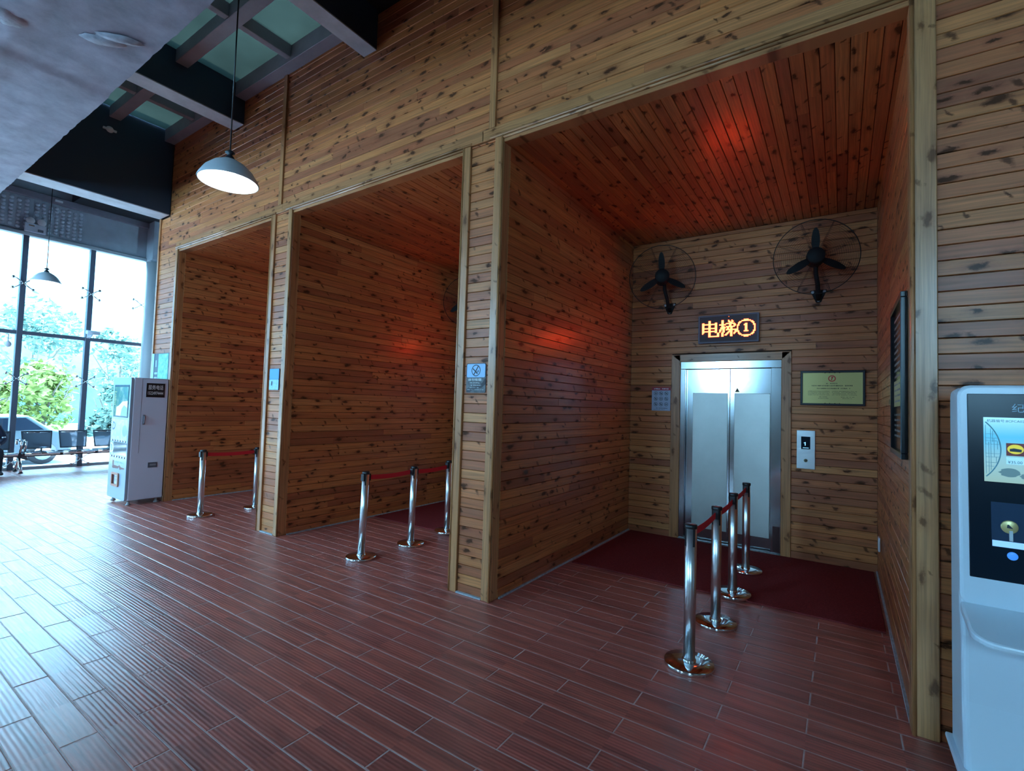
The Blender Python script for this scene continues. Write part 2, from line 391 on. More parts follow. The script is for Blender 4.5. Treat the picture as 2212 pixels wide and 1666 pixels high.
for i, (sc, x0, y0, x1, y1) in enumerate(tiles):
    g = 0.0021; dz = rnd.uniform(-0.0004, 0.0004)
    if i < 290 and sc > 0:
        o = bpy.data.objects.new('tile', _tm); COL.objects.link(o); o.parent = fl
        o.location = (x0+g, y0+g, dz); o.scale = (x1-x0-2*g, y1-y0-2*g, 0.006)
    else:
        a, b = x1-x0-2*g, y1-y0-2*g
        far.add([(x0+g+v[0]*a, y0+g+v[1]*b, v[2]*0.006+dz) for v in _tv], _tf)
tag(far.build('farther_tiles', TILE, fl), kind='stuff')

# ------------------------------------------------------------------ timber front: walls, pillars, trims
wf = MB()
wf.box((XEND, FY+PT, ZT), (XR, D+0.2, ZTOP+0.1))                              # solid mass above the bays
wf.box((XEND, FY+PT, 0), (B3L-0.02, D+0.2, ZT)).box((B1R+0.02, FY+PT, 0), (XR, D+0.2, ZT))
wall = wf.build('wall_front', DARKBACK); struct(wall, 'pine-plank front wall above and beside the three lift bays', 'wall')
UB = 3.735
BT1, BT2 = (-5.408, -5.340), (-2.372, -2.310)
for a, b in ((XEND+0.33, BT1[0]), (BT1[1], BT2[0]), (BT2[1], XR)):
    plank_field(wall, (a, FY, UB), X, Z, nY, b-a, ZTOP-UB, WX, (1.3, 2.4))
plank_field(wall, (XEND+0.04, FY, UB), X, Z, nY, 0.29, 4.18-UB, WX)
plank_field(wall, (XEND+0.04, FY, 0.0), X, Z, nY, B3L-0.075-XEND-0.04, UB, WX)
plank_field(wall, (0.386, FY, 0.0), X, Z, nY, XR-0.386, UB, WX, (1.6, 2.8))
for a, b in (BT1, BT2): MB().box((a, 0.0, UB), (b, FY+PT, ZTOP)).build('batten', TZ, wall, 0.003, 1)
MB().box((XEND, 0.0, 0.0), (XEND+0.045, FY+PT, 4.19)).build('end_board', TZ, wall, 0.004, 1)

def pillar(x0, x1, label):
    p = MB().box((x0+0.014, FY+PT, 0), (x1-0.014, D+0.2, ZT)).build('pillar', DARKBACK); struct(p, label, 'pillar')
    plank_field(p, (x0+0.074, FY, 0.0), X, Z, nY, x1-x0-0.148, ZT, WX)
    MB().box((x0+0.074, -0.002, 0.0), (x1-0.074, FY, 0.012)).build('mortar_line', MORTAR, p)
pillar(B3R, B2L, 'narrow plank-clad pillar between the far and middle lift bays, with blue sign')
pillar(B2R, B1L, 'narrow plank-clad pillar between the middle and near lift bays, with no-smoking sign')

def halfround(mb, p0, p1, r):
    mb.tube([p0, p1], r, 8)
def bay_trim(name, xl, xr, label):
    t = thing(name, label, 'trim', (0,0,0), kind='structure')
    w = 0.072
    MB().box((xl-w, 0.0, 0), (xl, FY+PT, ZT)).build('facing_board', TZ, t, 0.004, 1)
    MB().box((xr, 0.0, 0), (xr+(w if xr < 0 else 0.092), FY+PT, ZT)).build('facing_board', TZ, t, 0.004, 1)
    MB().box((xl-0.004, 0.012, 0), (xl+0.012, 0.105, ZC)).build('return_board', TZY, t, 0.003, 1)
    MB().box((xr-0.012, 0.012, 0), (xr+0.004, 0.105, ZC)).build('return_board', TZY, t, 0.003, 1)
    MB().box((xl-(w if xl < -7 else 0.203), 0.0, ZT), (xr+(0.203 if xr < 0 else 0.092), FY+PT, UB-0.002)).build('header_board', TX, t, 0.003, 1)
    MB().box((xl-0.004, 0.012, ZC), (xr+0.004, 0.12, ZT)).build('lining_board', TX, t, 0.003, 1)
    for x in (xl+0.001, xr-0.001):
        m = MB(); halfround(m, (x, 0.004, 0), (x, 0.004, ZT), 0.0105); m.build('bead', TZ, t)
    for y, z in ((0.0, ZT+0.010), (0.006, ZT-0.012)):
        m = MB(); e = 0.12 if y == 0 else 0.0; halfround(m, (xl-(0.07 if xl < -7 else e), y, z), (xr+e*0.7, y, z), 0.0105); m.build('bead', TX, t)
    return t
bay_trim('trim_1', B1L, B1R, 'pine casing boards and beads around the near bay with stainless lift doors')
bay_trim('trim_2', B2L, B2R, 'pine casing boards and beads around the middle bay opening')
bay_trim('trim_3', B3L, B3R, 'pine casing boards and beads around the far bay beside the white vending machine')

DOORX = (-1.596, -0.533); CASE = (-1.702, -0.440); DH, CH = 2.088, 2.172     # lift door opening and its wooden casing in bay 1
WLX, WRX = B1L+0.018, B1R
def bay(xl, xr, dxo, n, where, full):
    wl = MB().box((xl-0.02, 0.03, 0), (xl+0.001, D+0.02, ZC+0.02)).build('wall_left', DARKBACK); struct(wl, 'plank-clad left side wall of the %s bay' % where, 'wall')
    plank_field(wl, (xl+PT, 0.1, 0.0), Y, Z, X, D-0.1, ZC, WYZ, (1.2, 2.2))
    MB().box((xl+0.012, 0.11, 0), (xl+0.026, D, 0.014)).build('mortar_line', MORTAR, wl)
    wr = MB().box((xr-0.001, 0.03, 0), (xr+0.02, D+0.02, ZC+0.02)).build('wall_right', DARKBACK); struct(wr, 'plank-clad right side wall of the %s bay' % where, 'wall')
    if full:
        plank_field(wr, (xr-PT, D, 0.0), nY, Z, nX, D-0.1, ZC, WYZ, (1.2, 2.2))
        MB().box((xr-0.026, 0.11, 0), (xr-0.012, D, 0.014)).build('mortar_line', MORTAR, wr)
    else:
        plank_field(wr, (xr-PT, D, 0.0), nY, Z, nX, D-0.1, ZC, WYZ, (9, 9))
    wb = MB().box((xl-0.02, D+PT, 0), (CASE[0]+dxo, D+0.03, ZC+0.05)).box((CASE[1]+dxo, D+PT, 0), (xr+0.02, D+0.03, ZC+0.05)).box((CASE[0]+dxo, D+PT, CH), (CASE[1]+dxo, D+0.03, ZC+0.05)).build('wall_back', DARKBACK)
    struct(wb, 'plank-clad back wall of the %s bay around its lift doors' % where, 'wall')
    L = xr-xl-2*PT
    def skip(c0, c1):
        if c1 > CH+0.02: return [(0, L)]
        return [(0, CASE[0]+dxo-xl-PT), (CASE[1]+dxo-xl-PT, L)]
    plank_field(wb, (xl+PT, D, 0.0), X, Z, nY, L, ZC, WX, (1.1, 2.0) if full else (9, 9), skip)
    c = MB().box((xl-0.02, 0.1, ZC+PT), (xr+0.02, D+0.02, ZC+0.04)).build('ceiling', DARKBACK); struct(c, 'plank ceiling of the %s bay' % where, 'ceiling')
    if full or where == 'middle': plank_field(c, (xl, 0.11, ZC), Y, X, nZ, D-0.11, xr-xl, WYX, (1.0, 1.9) if full else (9, 9))
    else: plank_field(c, (xl, 0.11, ZC), Y, X, nZ, D-0.11, xr-xl, WYX, (9, 9))
bay(WLX-PT, WRX+PT, 0.0, 1, 'near', True)
bay(B2L+0.005, B2R+0.005, B2L-B1L, 2, 'middle', False)
bay(B3L+0.005, B3R+0.005, B3L-B1L, 3, 'far', False)

# lift doors
def lift_door(name, dx, label):
    d = thing(name, label, 'lift door', (dx, D, 0), kind='structure')
    x0, x1 = DOORX
    for a, b in ((CASE[0], x0), (x1, CASE[1])): MB().box((a, -0.022, 0), (b, 0.02, CH)).build('casing_board', TZ, d, 0.004, 1)
    MB().prism([(x0, DH), (x1, DH), (CASE[1], CH+0.004), (CASE[0], CH+0.004)], -0.022, 0.02).build('casing_board', TX, d, 0.003, 1)
    MB().box((x0, -0.006, DH-0.085), (x1, 0.09, DH)).build('header_plate', STEEL, d, 0.003, 1)
    MB().box((x0, -0.006, 0.0), (x0+0.055, 0.09, DH-0.087)).build('jamb_plate', STEEL, d, 0.003, 1)
    MB().box((x1-0.10, -0.006, 0.0), (x1, 0.09, DH-0.087)).build('jamb_plate', STEEL, d, 0.003, 1)
    a0, a1, am = x0+0.057, x1-0.102, -1.055
    for (p, q, r, t) in ((a0, am-0.002, -1.462, -1.078), (am+0.002, a1, -1.008, -0.647)):
        leaf = MB().box((p, 0.05, 0.03), (q, 0.08, DH-0.087)).build('door_leaf', STEEL, d, 0.002, 1)
        MB().box((r, 0.044, 0.15), (t, 0.052, 1.722)).build('textured_panel', STEELP, leaf, 0.003, 2)
    MB().box((x0, -0.03, 0.0), (x1, 0.09, 0.022)).build('sill', P(name+'_sill', (0.25, 0.26, 0.26), 0.5, 0.8, var=0.4, vs=25), d, 0.003, 1)
    MB().box((x1-0.075, -0.009, 0.04), (x1-0.008, -0.005, 0.30)).build('kick_plate', P(name+'_kick', (0.10, 0.05, 0.05), 0.3, 0.6), d)
    MB().box((CASE[0]-0.05, 0.1, -0.01), (CASE[1]+0.05, 0.13, CH+0.05)).build('shaft_backing', DARKBACK, d)
    return d
d1 = lift_door('door_1', 0.0, 'stainless two-leaf lift doors at the back of the near bay')
st = MB().prism([(-1.005, 1.735), (-0.953, 1.735), (-0.979, 1.785)], 0.047, 0.0495).build('warning_sticker', P('sticker_olive', (0.35, 0.30, 0.12), 0.6), d1)
MB().prism([(-0.991, 1.743), (-0.967, 1.743), (-0.979, 1.768)], 0.0455, 0.047).build('sticker_mark', DARKT, d1)
lift_door('door_2', B2L-B1L, 'stainless lift doors at the back of the middle bay')
lift_door('door_3', B3L-B1L, 'stainless lift doors at the back of the far bay')

# ------------------------------------------------------------------ hall: end window, front glazing, roof, beams, concrete
def end_window():
    YL, YR_, ZB, ZH = YB, 1.42, 0.0, 4.50
    w = thing('window_1', 'tall glazed end window with dark mullions behind the waiting bench', 'window', (0,0,0), kind='structure')
    ms = [YL, -7.0, -5.97, -4.94, -3.91, -2.88, -1.85, -0.628, 0.392, YR_]
    for y in ms[1:-1]: MB().box((XW-0.06, y-0.042, ZB), (XW+0.06, y+0.042, ZH)).build('mullion', MULL, w, 0.004, 1)
    for i in range(len(ms)-1):
        a, b = ms[i]+0.042, ms[i+1]-0.042
        MB().box((XW-0.04, a, 2.585), (XW+0.05, b, 2.655)).build('transom', MULL, w)
        MB().box((XW-0.05, a, ZB), (XW+0.05, b, 0.05)).build('bottom_rail', COLPAINT, w)
        for z0, z1 in ((0.05, 2.585), (2.655, ZH)): MB().box((XW-0.030, a, z0), (XW-0.018, b, z1)).build('pane', GLASS, w)
    return w
end_window()
for y, z in ((-0.628, 3.56), (0.392, 3.56), (-0.628, 1.735), (0.392, 1.735), (0.392, 0.15), (1.27, 3.5), (-0.628, 0.15)):
    lab = 'chrome glass fitting on %s, %s' % ('the outer mullion' if y < 0 else ('the mullion above the bench' if y < 1 else 'the window edge beside the column'),
          'high up' if z > 3 else ('at mid height' if z > 1 else 'near the floor'))
    s = thing('spider_fitting', lab, 'glass fitting', (XW+0.065, y, z), group='glass fittings on the end window')
    MB().lathe([(0.02, 0), (0.022, 0.03), (0.012, 0.045)], 12, axis='x').build('hub', CHROME, s)
    for sy in (-1, 1):
        for sz in (-1, 1):
            a = MB().tube([(0.02, 0, 0), (0.03, sy*0.09, sz*0.075), (0.01, sy*0.14, sz*0.10)], [0.011, 0.009, 0.009], 6).build('arm', CHROME, s)
            MB().lathe([(0.024, -0.03), (0.024, 0.012), (0.015, 0.02)], 10, (0.0, sy*0.14, sz*0.10), axis='x').build('clamp', CHROME, a)

def hall_window(name, label, a, b, n, side):
    """row of n windows, z 2.2 to 4.1; side False: in the wall behind the viewer, True: in the hall's far side wall"""
    w = thing(name, label, 'window', (0,0,0), kind='structure')
    def bx(u0, u1, z0, z1, d0, d1, nm, mt):
        if side: MB().box((XR+0.1+d0, u0, z0), (XR+0.1+d1, u1, z1)).build(nm, mt, w)
        else: MB().box((u0, YB+d0, z0), (u1, YB+d1, z1)).build(nm, mt, w)
    st = (b-a)/n
    for k in range(n+1): bx(a+k*st-0.04, a+k*st+0.04, 2.2, 4.1, -0.06, 0.06, 'mullion', MULL)
    for k in range(n):
        u0, u1 = a+k*st+0.04, a+(k+1)*st-0.04
        bx(u0, u1, 3.10, 3.18, -0.04, 0.04, 'transom', MULL)
        for z0, z1 in ((2.2, 3.10), (3.18, 4.1)): bx(u0, u1, z0, z1, -0.02, -0.008, 'pane', GLASS)
hall_window('window_2', 'row of high hall windows behind the viewer, toward the glazed end', XW+0.05, XW+7.5, 5, False)
hall_window('window_3', 'high hall window behind the viewer facing the middle bay', -3.7, -2.7, 1, False)
hall_window('window_4', 'high hall window behind the viewer facing the kiosk', 1.25, 2.5, 1, False)
m = MB().box((XW-0.1, YB-0.1, 4.1), (XR+0.2, YB+0.1, 5.7)).box((XW-0.1, YB-0.1, -0.1), (XR+0.2, YB+0.1, 2.2))
for a, b in ((XW+7.5, -3.7), (-2.7, 1.25), (2.5, XR+0.2)): m.box((a, YB-0.1, 2.2), (b, YB+0.1, 4.1))
o = m.build('wall_upper', PLAIN); struct(o, 'plain wall around the windows behind the viewer', 'wall')
m = MB().box((XR, YB+0.1, -0.1), (XR+0.2, D+0.6, 5.7))
o = m.build('wall_side', PLAIN); struct(o, 'plain side wall beyond the kiosk', 'wall')

# fascia above the end window, with domed acoustic panels
fs = MB().box((XW-0.15, YB, 4.50), (XW+0.03, 1.50, 5.7)).build('trim_4', FASCIA); struct(fs, 'blue-grey fascia above the end window with domed acoustic panels', 'fascia')
MB().box((XW-0.1, YB, 4.495), (XW+0.10, 1.36, 4.56)).build('lower_rail', COLPAINT, fs, 0.006, 1)
MB().tube([(XW+0.05, 1.30, 4.53), (XW+0.05, 1.42, 4.50), (XW+0.05, 1.62, 4.50)], 0.04, 8).build('curved_rail', COLPAINT, fs)
MB().box((XW+0.03, YB, 5.24), (XW+0.12, 1.9, 5.36)).build('upper_rail', STRUT, fs, 0.006, 1)
for y0, y1, n in ((-1.45, -0.60, 8), (-0.55, 0.20, 8), (-2.35, -1.50, 8)):
    pn = MB().box((XW+0.03, y0, 4.60), (XW+0.045, y1, 5.22)).build('acoustic_panel', FASCIA, fs)
    dm = MB()
    for i in range(n):
        for j in range(8):
            cy = y0 + (i+0.5)*(y1-y0)/n; cz = 4.64 + j*0.072 + (0.02 if i % 2 else 0.0)
            dm.lathe([(0.034, 0.0), (0.031, 0.014), (0.02, 0.026), (0.0, 0.031)], 10, (XW+0.044, cy, cz), axis='x')
    tag(dm.build('domes', P('panel_dome', (0.62, 0.66, 0.72), 0.4), pn), kind='stuff')
MB().box((XW-0.12, 1.44, 0), (XW+0.0, D+0.4, 5.7)).build('wall_end', FASCIA); struct(bpy.data.objects['wall_end'], 'blue-grey end wall beside the round column', 'wall')
cl = MB().lathe([(0.155, 0), (0.155, 4.46)], 32, (XW+0.20, 1.44, 0)).build('column', COLPAINT); struct(cl, 'round grey column at the end of the glazing', 'column')
MB().box((XW+0.04, 1.32, 4.50), (XW+0.40, 1.75, 5.7)).build('column_head', FASCIA, cl)
o = MB().box((XW-0.1, D+0.3, 0), (XEND, D+0.5, 5.7)).build('wall_rear', FASCIA); struct(o, 'blue-grey wall behind the timber front', 'wall')

# roof: dark deck with a strip of pale skylight sheets between the beams
rf = MB().box((XW-0.2, YB-0.2, 5.55), (XR+0.2, -1.62, 5.7)).box((XW-0.2, 0.0, ZTOP+0.02), (XR+0.2, D+0.6, 5.7)).box((-3.80, -1.62, 5.36), (XR+0.2, 0.0, 5.5)).box((XW-0.2, -1.62, 5.55), (-8.34, 0.0, 5.7)).build('ceiling', ROOF)
struct(rf, 'dark roof deck over the hall with pale skylight sheets', 'ceiling')
for a, b in ((-8.34, -7.43), (-7.43, -6.50), (-6.32, -5.09), (-5.09, -3.93)):
    MB().box((a, -1.62, 5.45), (b, -0.71, 5.46)).build('skylight_sheet', SKYL, rf)
    MB().box((a, -0.71, 5.45), (b, 0.02, 5.46)).build('skylight_sheet', SKYL, rf)
def beam(x0, x1, zb, zt, label):
    b = MB().box((x0, YB, zb+0.012), (x1, 0.012, zt)).build('beam', BEAMD); struct(b, label, 'beam')
    MB().box((x0-0.012, -1.75, zb), (x1+0.012, 0.0, zb+0.012)).build('soffit_plate', BEAML, b)
    return b
beam(-8.655, -8.345, 4.19, 5.6, 'deep dark beam above the far end of the timber front, with pale soffit')
beam(-6.52, -6.305, 4.955, 5.6, 'dark roof beam meeting the front wall behind the pendant lamp')
beam(-3.965, -3.805, 4.95, 5.6, 'dark roof beam at the top edge of the photo')
sx = [(-8.34, -6.53), (-6.30, -3.97)]
lg = thing('roof_framing', 'mauve-grey steel purlins under the skylight sheets', 'purlins', kind='structure')
for a, b in sx:
    MB().box((a, -0.115, 5.27), (b, 0.015, 5.45)).build('ledger', STRUT, lg, 0.004, 1)
    MB().box((a, -0.78, 5.30), (b, -0.65, 5.45)).build('purlin', STRUT, lg, 0.004, 1)
    mx = (a+b)/2
    MB().box((mx-0.04, -0.65, 5.31), (mx+0.04, -0.115, 5.45)).build('cross_bar', STRUT, lg, 0.004, 1)
    MB().box((mx-0.04, -1.62, 5.31), (mx+0.04, -0.78, 5.45)).build('cross_bar', STRUT, lg, 0.004, 1)

# concrete beam overhead (rough painted underside)
def concrete():
    me = MB(); NX, NY = 240, 60; x0, x1, y0, y1, z = XW, 3.5, -3.9, -1.585, 4.17
    vs = []
    for j in range(NY+1):
        for i in range(NX+1):
            x = x0+(x1-x0)*i/NX; y = y0+(y1-y0)*j/NY
            n = noise.noise(Vector((x*1.3, y*1.3, 0)))*0.012 + noise.noise(Vector((x*6, y*6, 4)))*0.005
            if x < -5.42: n -= 0.014
            r = abs(y + 2.27 + 0.05*noise.noise(Vector((x*4, 0, 9)))); n += (0.018*noise.noise(Vector((x*22, y*22, 2)))-0.012)*math.exp(-(r/0.09)**2)*(1 if x > -6.0 else 0.2)
            yy = y + (0.008*noise.noise(Vector((x*9, 1, 1))) if j == NY else 0)
            vs.append((x, yy, z+n))
    me.add(vs, [(j*(NX+1)+i, j*(NX+1)+i+1, (j+1)*(NX+1)+i+1, (j+1)*(NX+1)+i) for j in range(NY) for i in range(NX)], 0, True)
    me.box((x0, y0, z+0.02), (x1, y1-0.012, 5.55))
    o = me.build('concrete_beam', CONC); struct(o, 'broad rough concrete beam overhead at the top left corner', 'beam')
    for cx, cy, L, Wd, rot in ((-4.63, -1.86, 0.15, 0.06, 0.9), (-4.50, -1.80, 0.15, 0.045, 0.95), (-4.95, -2.33, 0.10, 0.12, 0.2)):
        m = MB(); pts = []; nn_ = 22
        ring = [(L*math.cos(2*PI*k/nn_)*(1+0.25*noise.noise(Vector((k*1.7, cx*9, 0)))), Wd*math.sin(2*PI*k/nn_)*(1+0.35*noise.noise(Vector((k*1.3, cy*9, 3))))) for k in range(nn_)]
        c, s = math.cos(rot), math.sin(rot)
        def tr(u, v, h): return (cx+u*c-v*s, cy+u*s+v*c, z-0.004-h)
        v = [tr(u, w, 0) for u, w in ring] + [tr(u*0.8, w*0.75, 0.014) for u, w in ring] + [tr(0, 0, 0.02)]
        m.add(v, [(k, (k+1)%nn_, nn_+(k+1)%nn_, nn_+k) for k in range(nn_)] + [(nn_+k, nn_+(k+1)%nn_, 2*nn_) for k in range(nn_)], 0, True)
        m.build('plaster_patch', CONCL, o)
concrete()

# carpets
def carpet(x0, x1, y0, label):
    m = MB(); m.box((x0, y0, 0.0005), (x1, D-0.035, 0.012)); o = m.build('carpet', CARPET, None, 0.004, 1); tag(o, label, 'carpet')
carpet(B1L+0.06, B1R-0.03, 1.28, 'dark red carpet in front of the near lift doors')
carpet(B2L+0.06, B2R-0.03, 1.30, 'dark red carpet behind the posts of the middle bay')
# ------------------------------------------------------------------ barrier posts
def post(name, label, x, y, group, to=None, lean=(0, 0), collar=True, rz=0.0, zf=0.0):
    t = thing(name, label, 'barrier post', (x, y, zf), rz, group)
    MB().lathe([(0.139, 0), (0.142, 0.004), (0.142, 0.020), (0.138, 0.026), (0.060, 0.030), (0.040, 0.033), (0, 0.033)], 40).build('base', CHROME, t)
    H = 0.815; lx, ly = lean
    MB().tube([(0, 0, 0.03), (lx, ly, H)], 0.0335, 24).build('pole', POLE, t)
    MB().lathe([(0.040, 0.030), (0.040, 0.040), (0.034, 0.044)], 20).build('foot_collar', CHROME, t)
    cp = MB().lathe([(0.0345, H-0.012), (0.0365, H-0.010), (0.0365, H+0.010), (0.030, H+0.014), (0, H+0.014)], 24, (lx, ly, 0)).build('cap', BLACK, t)
    sl = MB()
    for k in range(4):
        a = PI/4 + k*PI/2
        c, s_ = math.cos(a), math.sin(a); w, d0, d1 = 0.0065, 0.030, 0.0355
        q = [(lx+d*c - e*w*s_, ly+d*s_ + e*w*c) for d, e in ((d0, -1), (d1, -1), (d1, 1), (d0, 1))]
        sl.prism(q, H-0.115, H-0.012, 'xy')
    sl.build('belt_slot', BLACK, cp)
    if collar:
        for k in range(2):
            a = PI/2*k*2 + PI/2
            MB().box((-0.022+lx, math.sin(a)*0.034-0.010+ly, H-0.075), (0.022+lx, math.sin(a)*0.034+0.010+ly, H-0.008)).build('belt_clip', BLACK, t, 0.003, 1)
    if to:
        p0 = Vector((lx, ly, H-0.045)); p1 = Vector((to[0]-x, to[1]-y, H-0.045)); dv = (p1-p0).normalized(); p0 += dv*0.034; p1 -= dv*0.034
        sd_ = dv.cross(Vector((0,0,1))).normalized()*0.0012; n = 8; vs = []
        for i in range(n+1):
            p = p0.lerp(p1, i/n) - Vector((0,0,0.012*math.sin(PI*i/n)))
            for sg in (1, -1):
                for dz in (0.022, -0.022): vs.append(p+sd_*sg+Vector((0,0,dz)))
        fs = []
        for i in range(n):
            a, b = i*4, i*4+4
            fs += [(a,b,b+1,a+1),(a+2,a+3,b+3,b+2),(a,a+2,b+2,b),(a+1,b+1,b+3,a+3)]
        MB().add(vs, fs).build('belt', REDBELT, t)
    return t
G1, G2, G3 = 'barrier posts in the near bay', 'barrier posts in the middle bay', 'barrier posts in the far bay'
N1 = [(-0.745, 0.0), (-0.738, 0.70), (-0.738, 1.345), (-0.745, 2.07)]
lab = ['chrome barrier post nearest the viewer, standing on bare tiles', 'chrome barrier post second in the near bay row, on bare tiles', 'chrome barrier post at the front edge of the near red carpet', 'chrome barrier post closest to the stainless lift doors']
for i, (x, y) in enumerate(N1): post('barrier_post', lab[i], x, y, G1, N1[i+1] if i < 3 else None, (0,0), i > 0, zf=0.0125 if y > 1.2 else 0.0)
N2 = [(-3.82, 0.097), (-3.79, 0.72), (-3.81, 1.318)]
lab = ['chrome barrier post outermost of the middle bay, leaning slightly', 'chrome barrier post in the middle of the middle bay row', 'chrome barrier post half hidden behind the pillar with the no-smoking sign']
for i, (x, y) in enumerate(N2): post('barrier_post', lab[i], x, y, G2, N2[i+1] if i < 2 else None, ((0.025,0),(0.015,0),(0,0))[i], True, zf=0.013 if i == 2 else 0)
N3 = [(-6.685, -0.075), (-6.65, 0.60)]
lab = ['chrome barrier post standing by itself before the far bay', 'chrome barrier post half hidden behind the pillar with the blue sign']
for i, (x, y) in enumerate(N3): post('barrier_post', lab[i], x, y, G3, N3[i+1] if i < 1 else None, (0,0), True)

# ------------------------------------------------------------------ wall fans
def fan(label, x, z, yaw, pitch, spin, brz, group='black wall fans'):
    """bracket on the back wall at (x, brz); fan centre in front of the wall at (x?, z)"""
    t = thing('wall_fan', label, 'fan', (x, D-PT*0, brz), 0, group)
    MB().prism([(-0.075, 0.055), (0.075, 0.055), (0.022, -0.075), (-0.022, -0.075)], -0.014, -0.001).build('bracket', BLACKM, t, 0.003, 1)
    for u, v in ((-0.052, 0.036), (0.052, 0.036), (0.0, -0.052)):
        b = MB().lathe([(0.015, 0.014), (0.015, 0.018), (0.007, 0.018), (0.006, 0.024), (0, 0.025)], 12, (u, 0, v), axis='y').build('bolt', WHITEP, t)
    dz = z-brz; hy = -0.27
    MB().tube([(0, -0.012, -0.045), (0, -0.055, -0.02), (-0.005, -0.11, 0.10), (-0.02, -0.16, dz*0.6), (-0.02, hy+0.10, dz-0.07), (-0.02, hy+0.06, dz-0.02)], 0.021, 12).build('arm', BLACKM, t)
    hd = link('motor', MB().lathe([(0.0, -0.155), (0.055, -0.15), (0.078, -0.12), (0.078, 0.0), (0.06, 0.03), (0.0, 0.045)], 24, axis='y').mesh('motor', BLACKM), t)
    M = Matrix.Translation((-0.02, hy, dz)) @ Matrix.Rotation(yaw, 4, 'Z') @ Matrix.Rotation(pitch, 4, 'X')
    hd.matrix_local = M
    def under(mb, nm, mat):
        o = mb.build(nm, mat, t); o.matrix_local = M; return o
    for k in range(3):
        a = spin + k*2*PI/3; c, s_ = math.cos(a), math.sin(a); b = MB(); vs = []; n = 9
        for i in range(n+1):
            f = i/n; r = 0.045 + 0.245*f
            wd = 0.020 + 0.016*math.sin(PI*min(1, f*1.05)) ; wd = wd if f < 0.9 else wd*(1-(f-0.9)*6)
            for e in (-1, 1):
                for dd in (-0.003, 0.003):
                    tw = e*wd*0.45*(1-0.4*f)
                    vs.append((r*c - e*wd*s_, -0.035+tw+dd, r*s_ + e*wd*c))
        fs = []
        for i in range(n):
            p, q = i*4, i*4+4
            fs += [(p,q,q+1,p+1),(p+2,p+3,q+3,q+2),(p,p+2,q+2,q),(p+1,q+1,q+3,p+3)]
        fs += [(0,1,3,2), (n*4, n*4+2, n*4+3, n*4+1)]
        b.add(vs, fs, 0, False); under(b, 'blade', BLACKM)
    g = MB(); R = 0.372
    def ringp(r, y, n=48): return [(r*math.cos(2*PI*k/n), y, r*math.sin(2*PI*k/n)) for k in range(n)]
    g.tube(ringp(R, -0.03, 56), 0.0042, 5, closed=True)
    under(g, 'guard_rim', BLACKM)
    for nm, sgn in (('front_guard', -1), ('rear_guard', 1)):
        g = MB()
        def yy(r): return -0.03 + sgn*0.075*math.sqrt(max(0, 1-(r/R)**2.6))
        for i in range(16):
            r = 0.085 + (R-0.10)*i/15.0
            g.tube(ringp(r, yy(r), 40), 0.00085, 3, closed=True)
        for k in range(8):
            a = k*PI/4 + 0.35
            for da in ((-0.025, 0.025) if sgn > 0 else (0,)):
                g.tube([(r*math.cos(a+da*0.2/r), yy(r), r*math.sin(a+da*0.2/r)) for r in (0.07, 0.15, 0.24, 0.32, 0.371)], 0.0012, 4)
        g.lathe([(0.075, 0.105 if sgn < 0 else -0.04), (0.08, 0.10 if sgn < 0 else -0.036), (0.08, 0.098 if sgn < 0 else -0.03)], 20, axis='y')
        under(g, nm, BLACKM)
    return t
fan('black wall fan above the gold plaque, guard facing the bay opening', -0.200, 3.085, 0.10, 0.05, PI/2+0.0, 2.752)
fan('black wall fan in the upper corner left of the lift sign', -1.738, 3.07, 0.30, 0.05, PI/2+0.05, 2.752)
fan('black wall fan partly hidden behind the pillar with the no-smoking sign', -4.70, 3.07, 0.30, 0.05, PI/2+0.05, 2.752)

# ------------------------------------------------------------------ LED lift signs
DIAN = ["......##........","......##........","##....##....##..","##############..","##....##....##..","##....##....##..","##....##....##..","##############..","##....##....##..","##....##....##..","##############..","##....##....##..","#.....##......##","......##......##","......##......##","......##########"]
TI = ["..##....#..#....","..##....##.##...","..##.....###....","..##..########..","######...##..##.","..##.....##..##.","..###.########..",".#####.##.##....",".####..##.##....","##.##.##########","##.##....###..##","#..##...####..##","..##...##.##.##.","..##..##..##.#..","..##.##...##....","..##......##...."]
def circ(n):
    g = [['.']*16 for _ in range(17)]
    for j in range(17):
        for i in range(16):
            r = math.hypot(i-7.5, j-8.0)
            if abs(r-7.6) < 0.62: g[j][i] = '#'
    dig = {1: ["..##..", ".###..", "..##..", "..##..", "..##..", "..##..", "..##..", ".####."],
           2: [".####.", "##..##", "....##", "...##.", "..##..", ".##...", "##....", "######"],
           3: [".####.", "##..##", "....##", "..###.", "....##", "....##", "##..##", ".####."]}[n]
    for j, row in enumerate(dig):
        for i, ch in enumerate(row):
            if ch == '#': g[4+j][5+i] = '#'
    return [''.join(r) for r in g]
LED = P('red_led', (0.3, 0.02, 0.01), 0.5, emit=(1.0, 0.052, 0.014), es=8.0)
LEDF = P('led_face', (0.05, 0.018, 0.028), 0.5)
LEDC = P('led_case', (0.085, 0.06, 0.085), 0.4, 0.4)
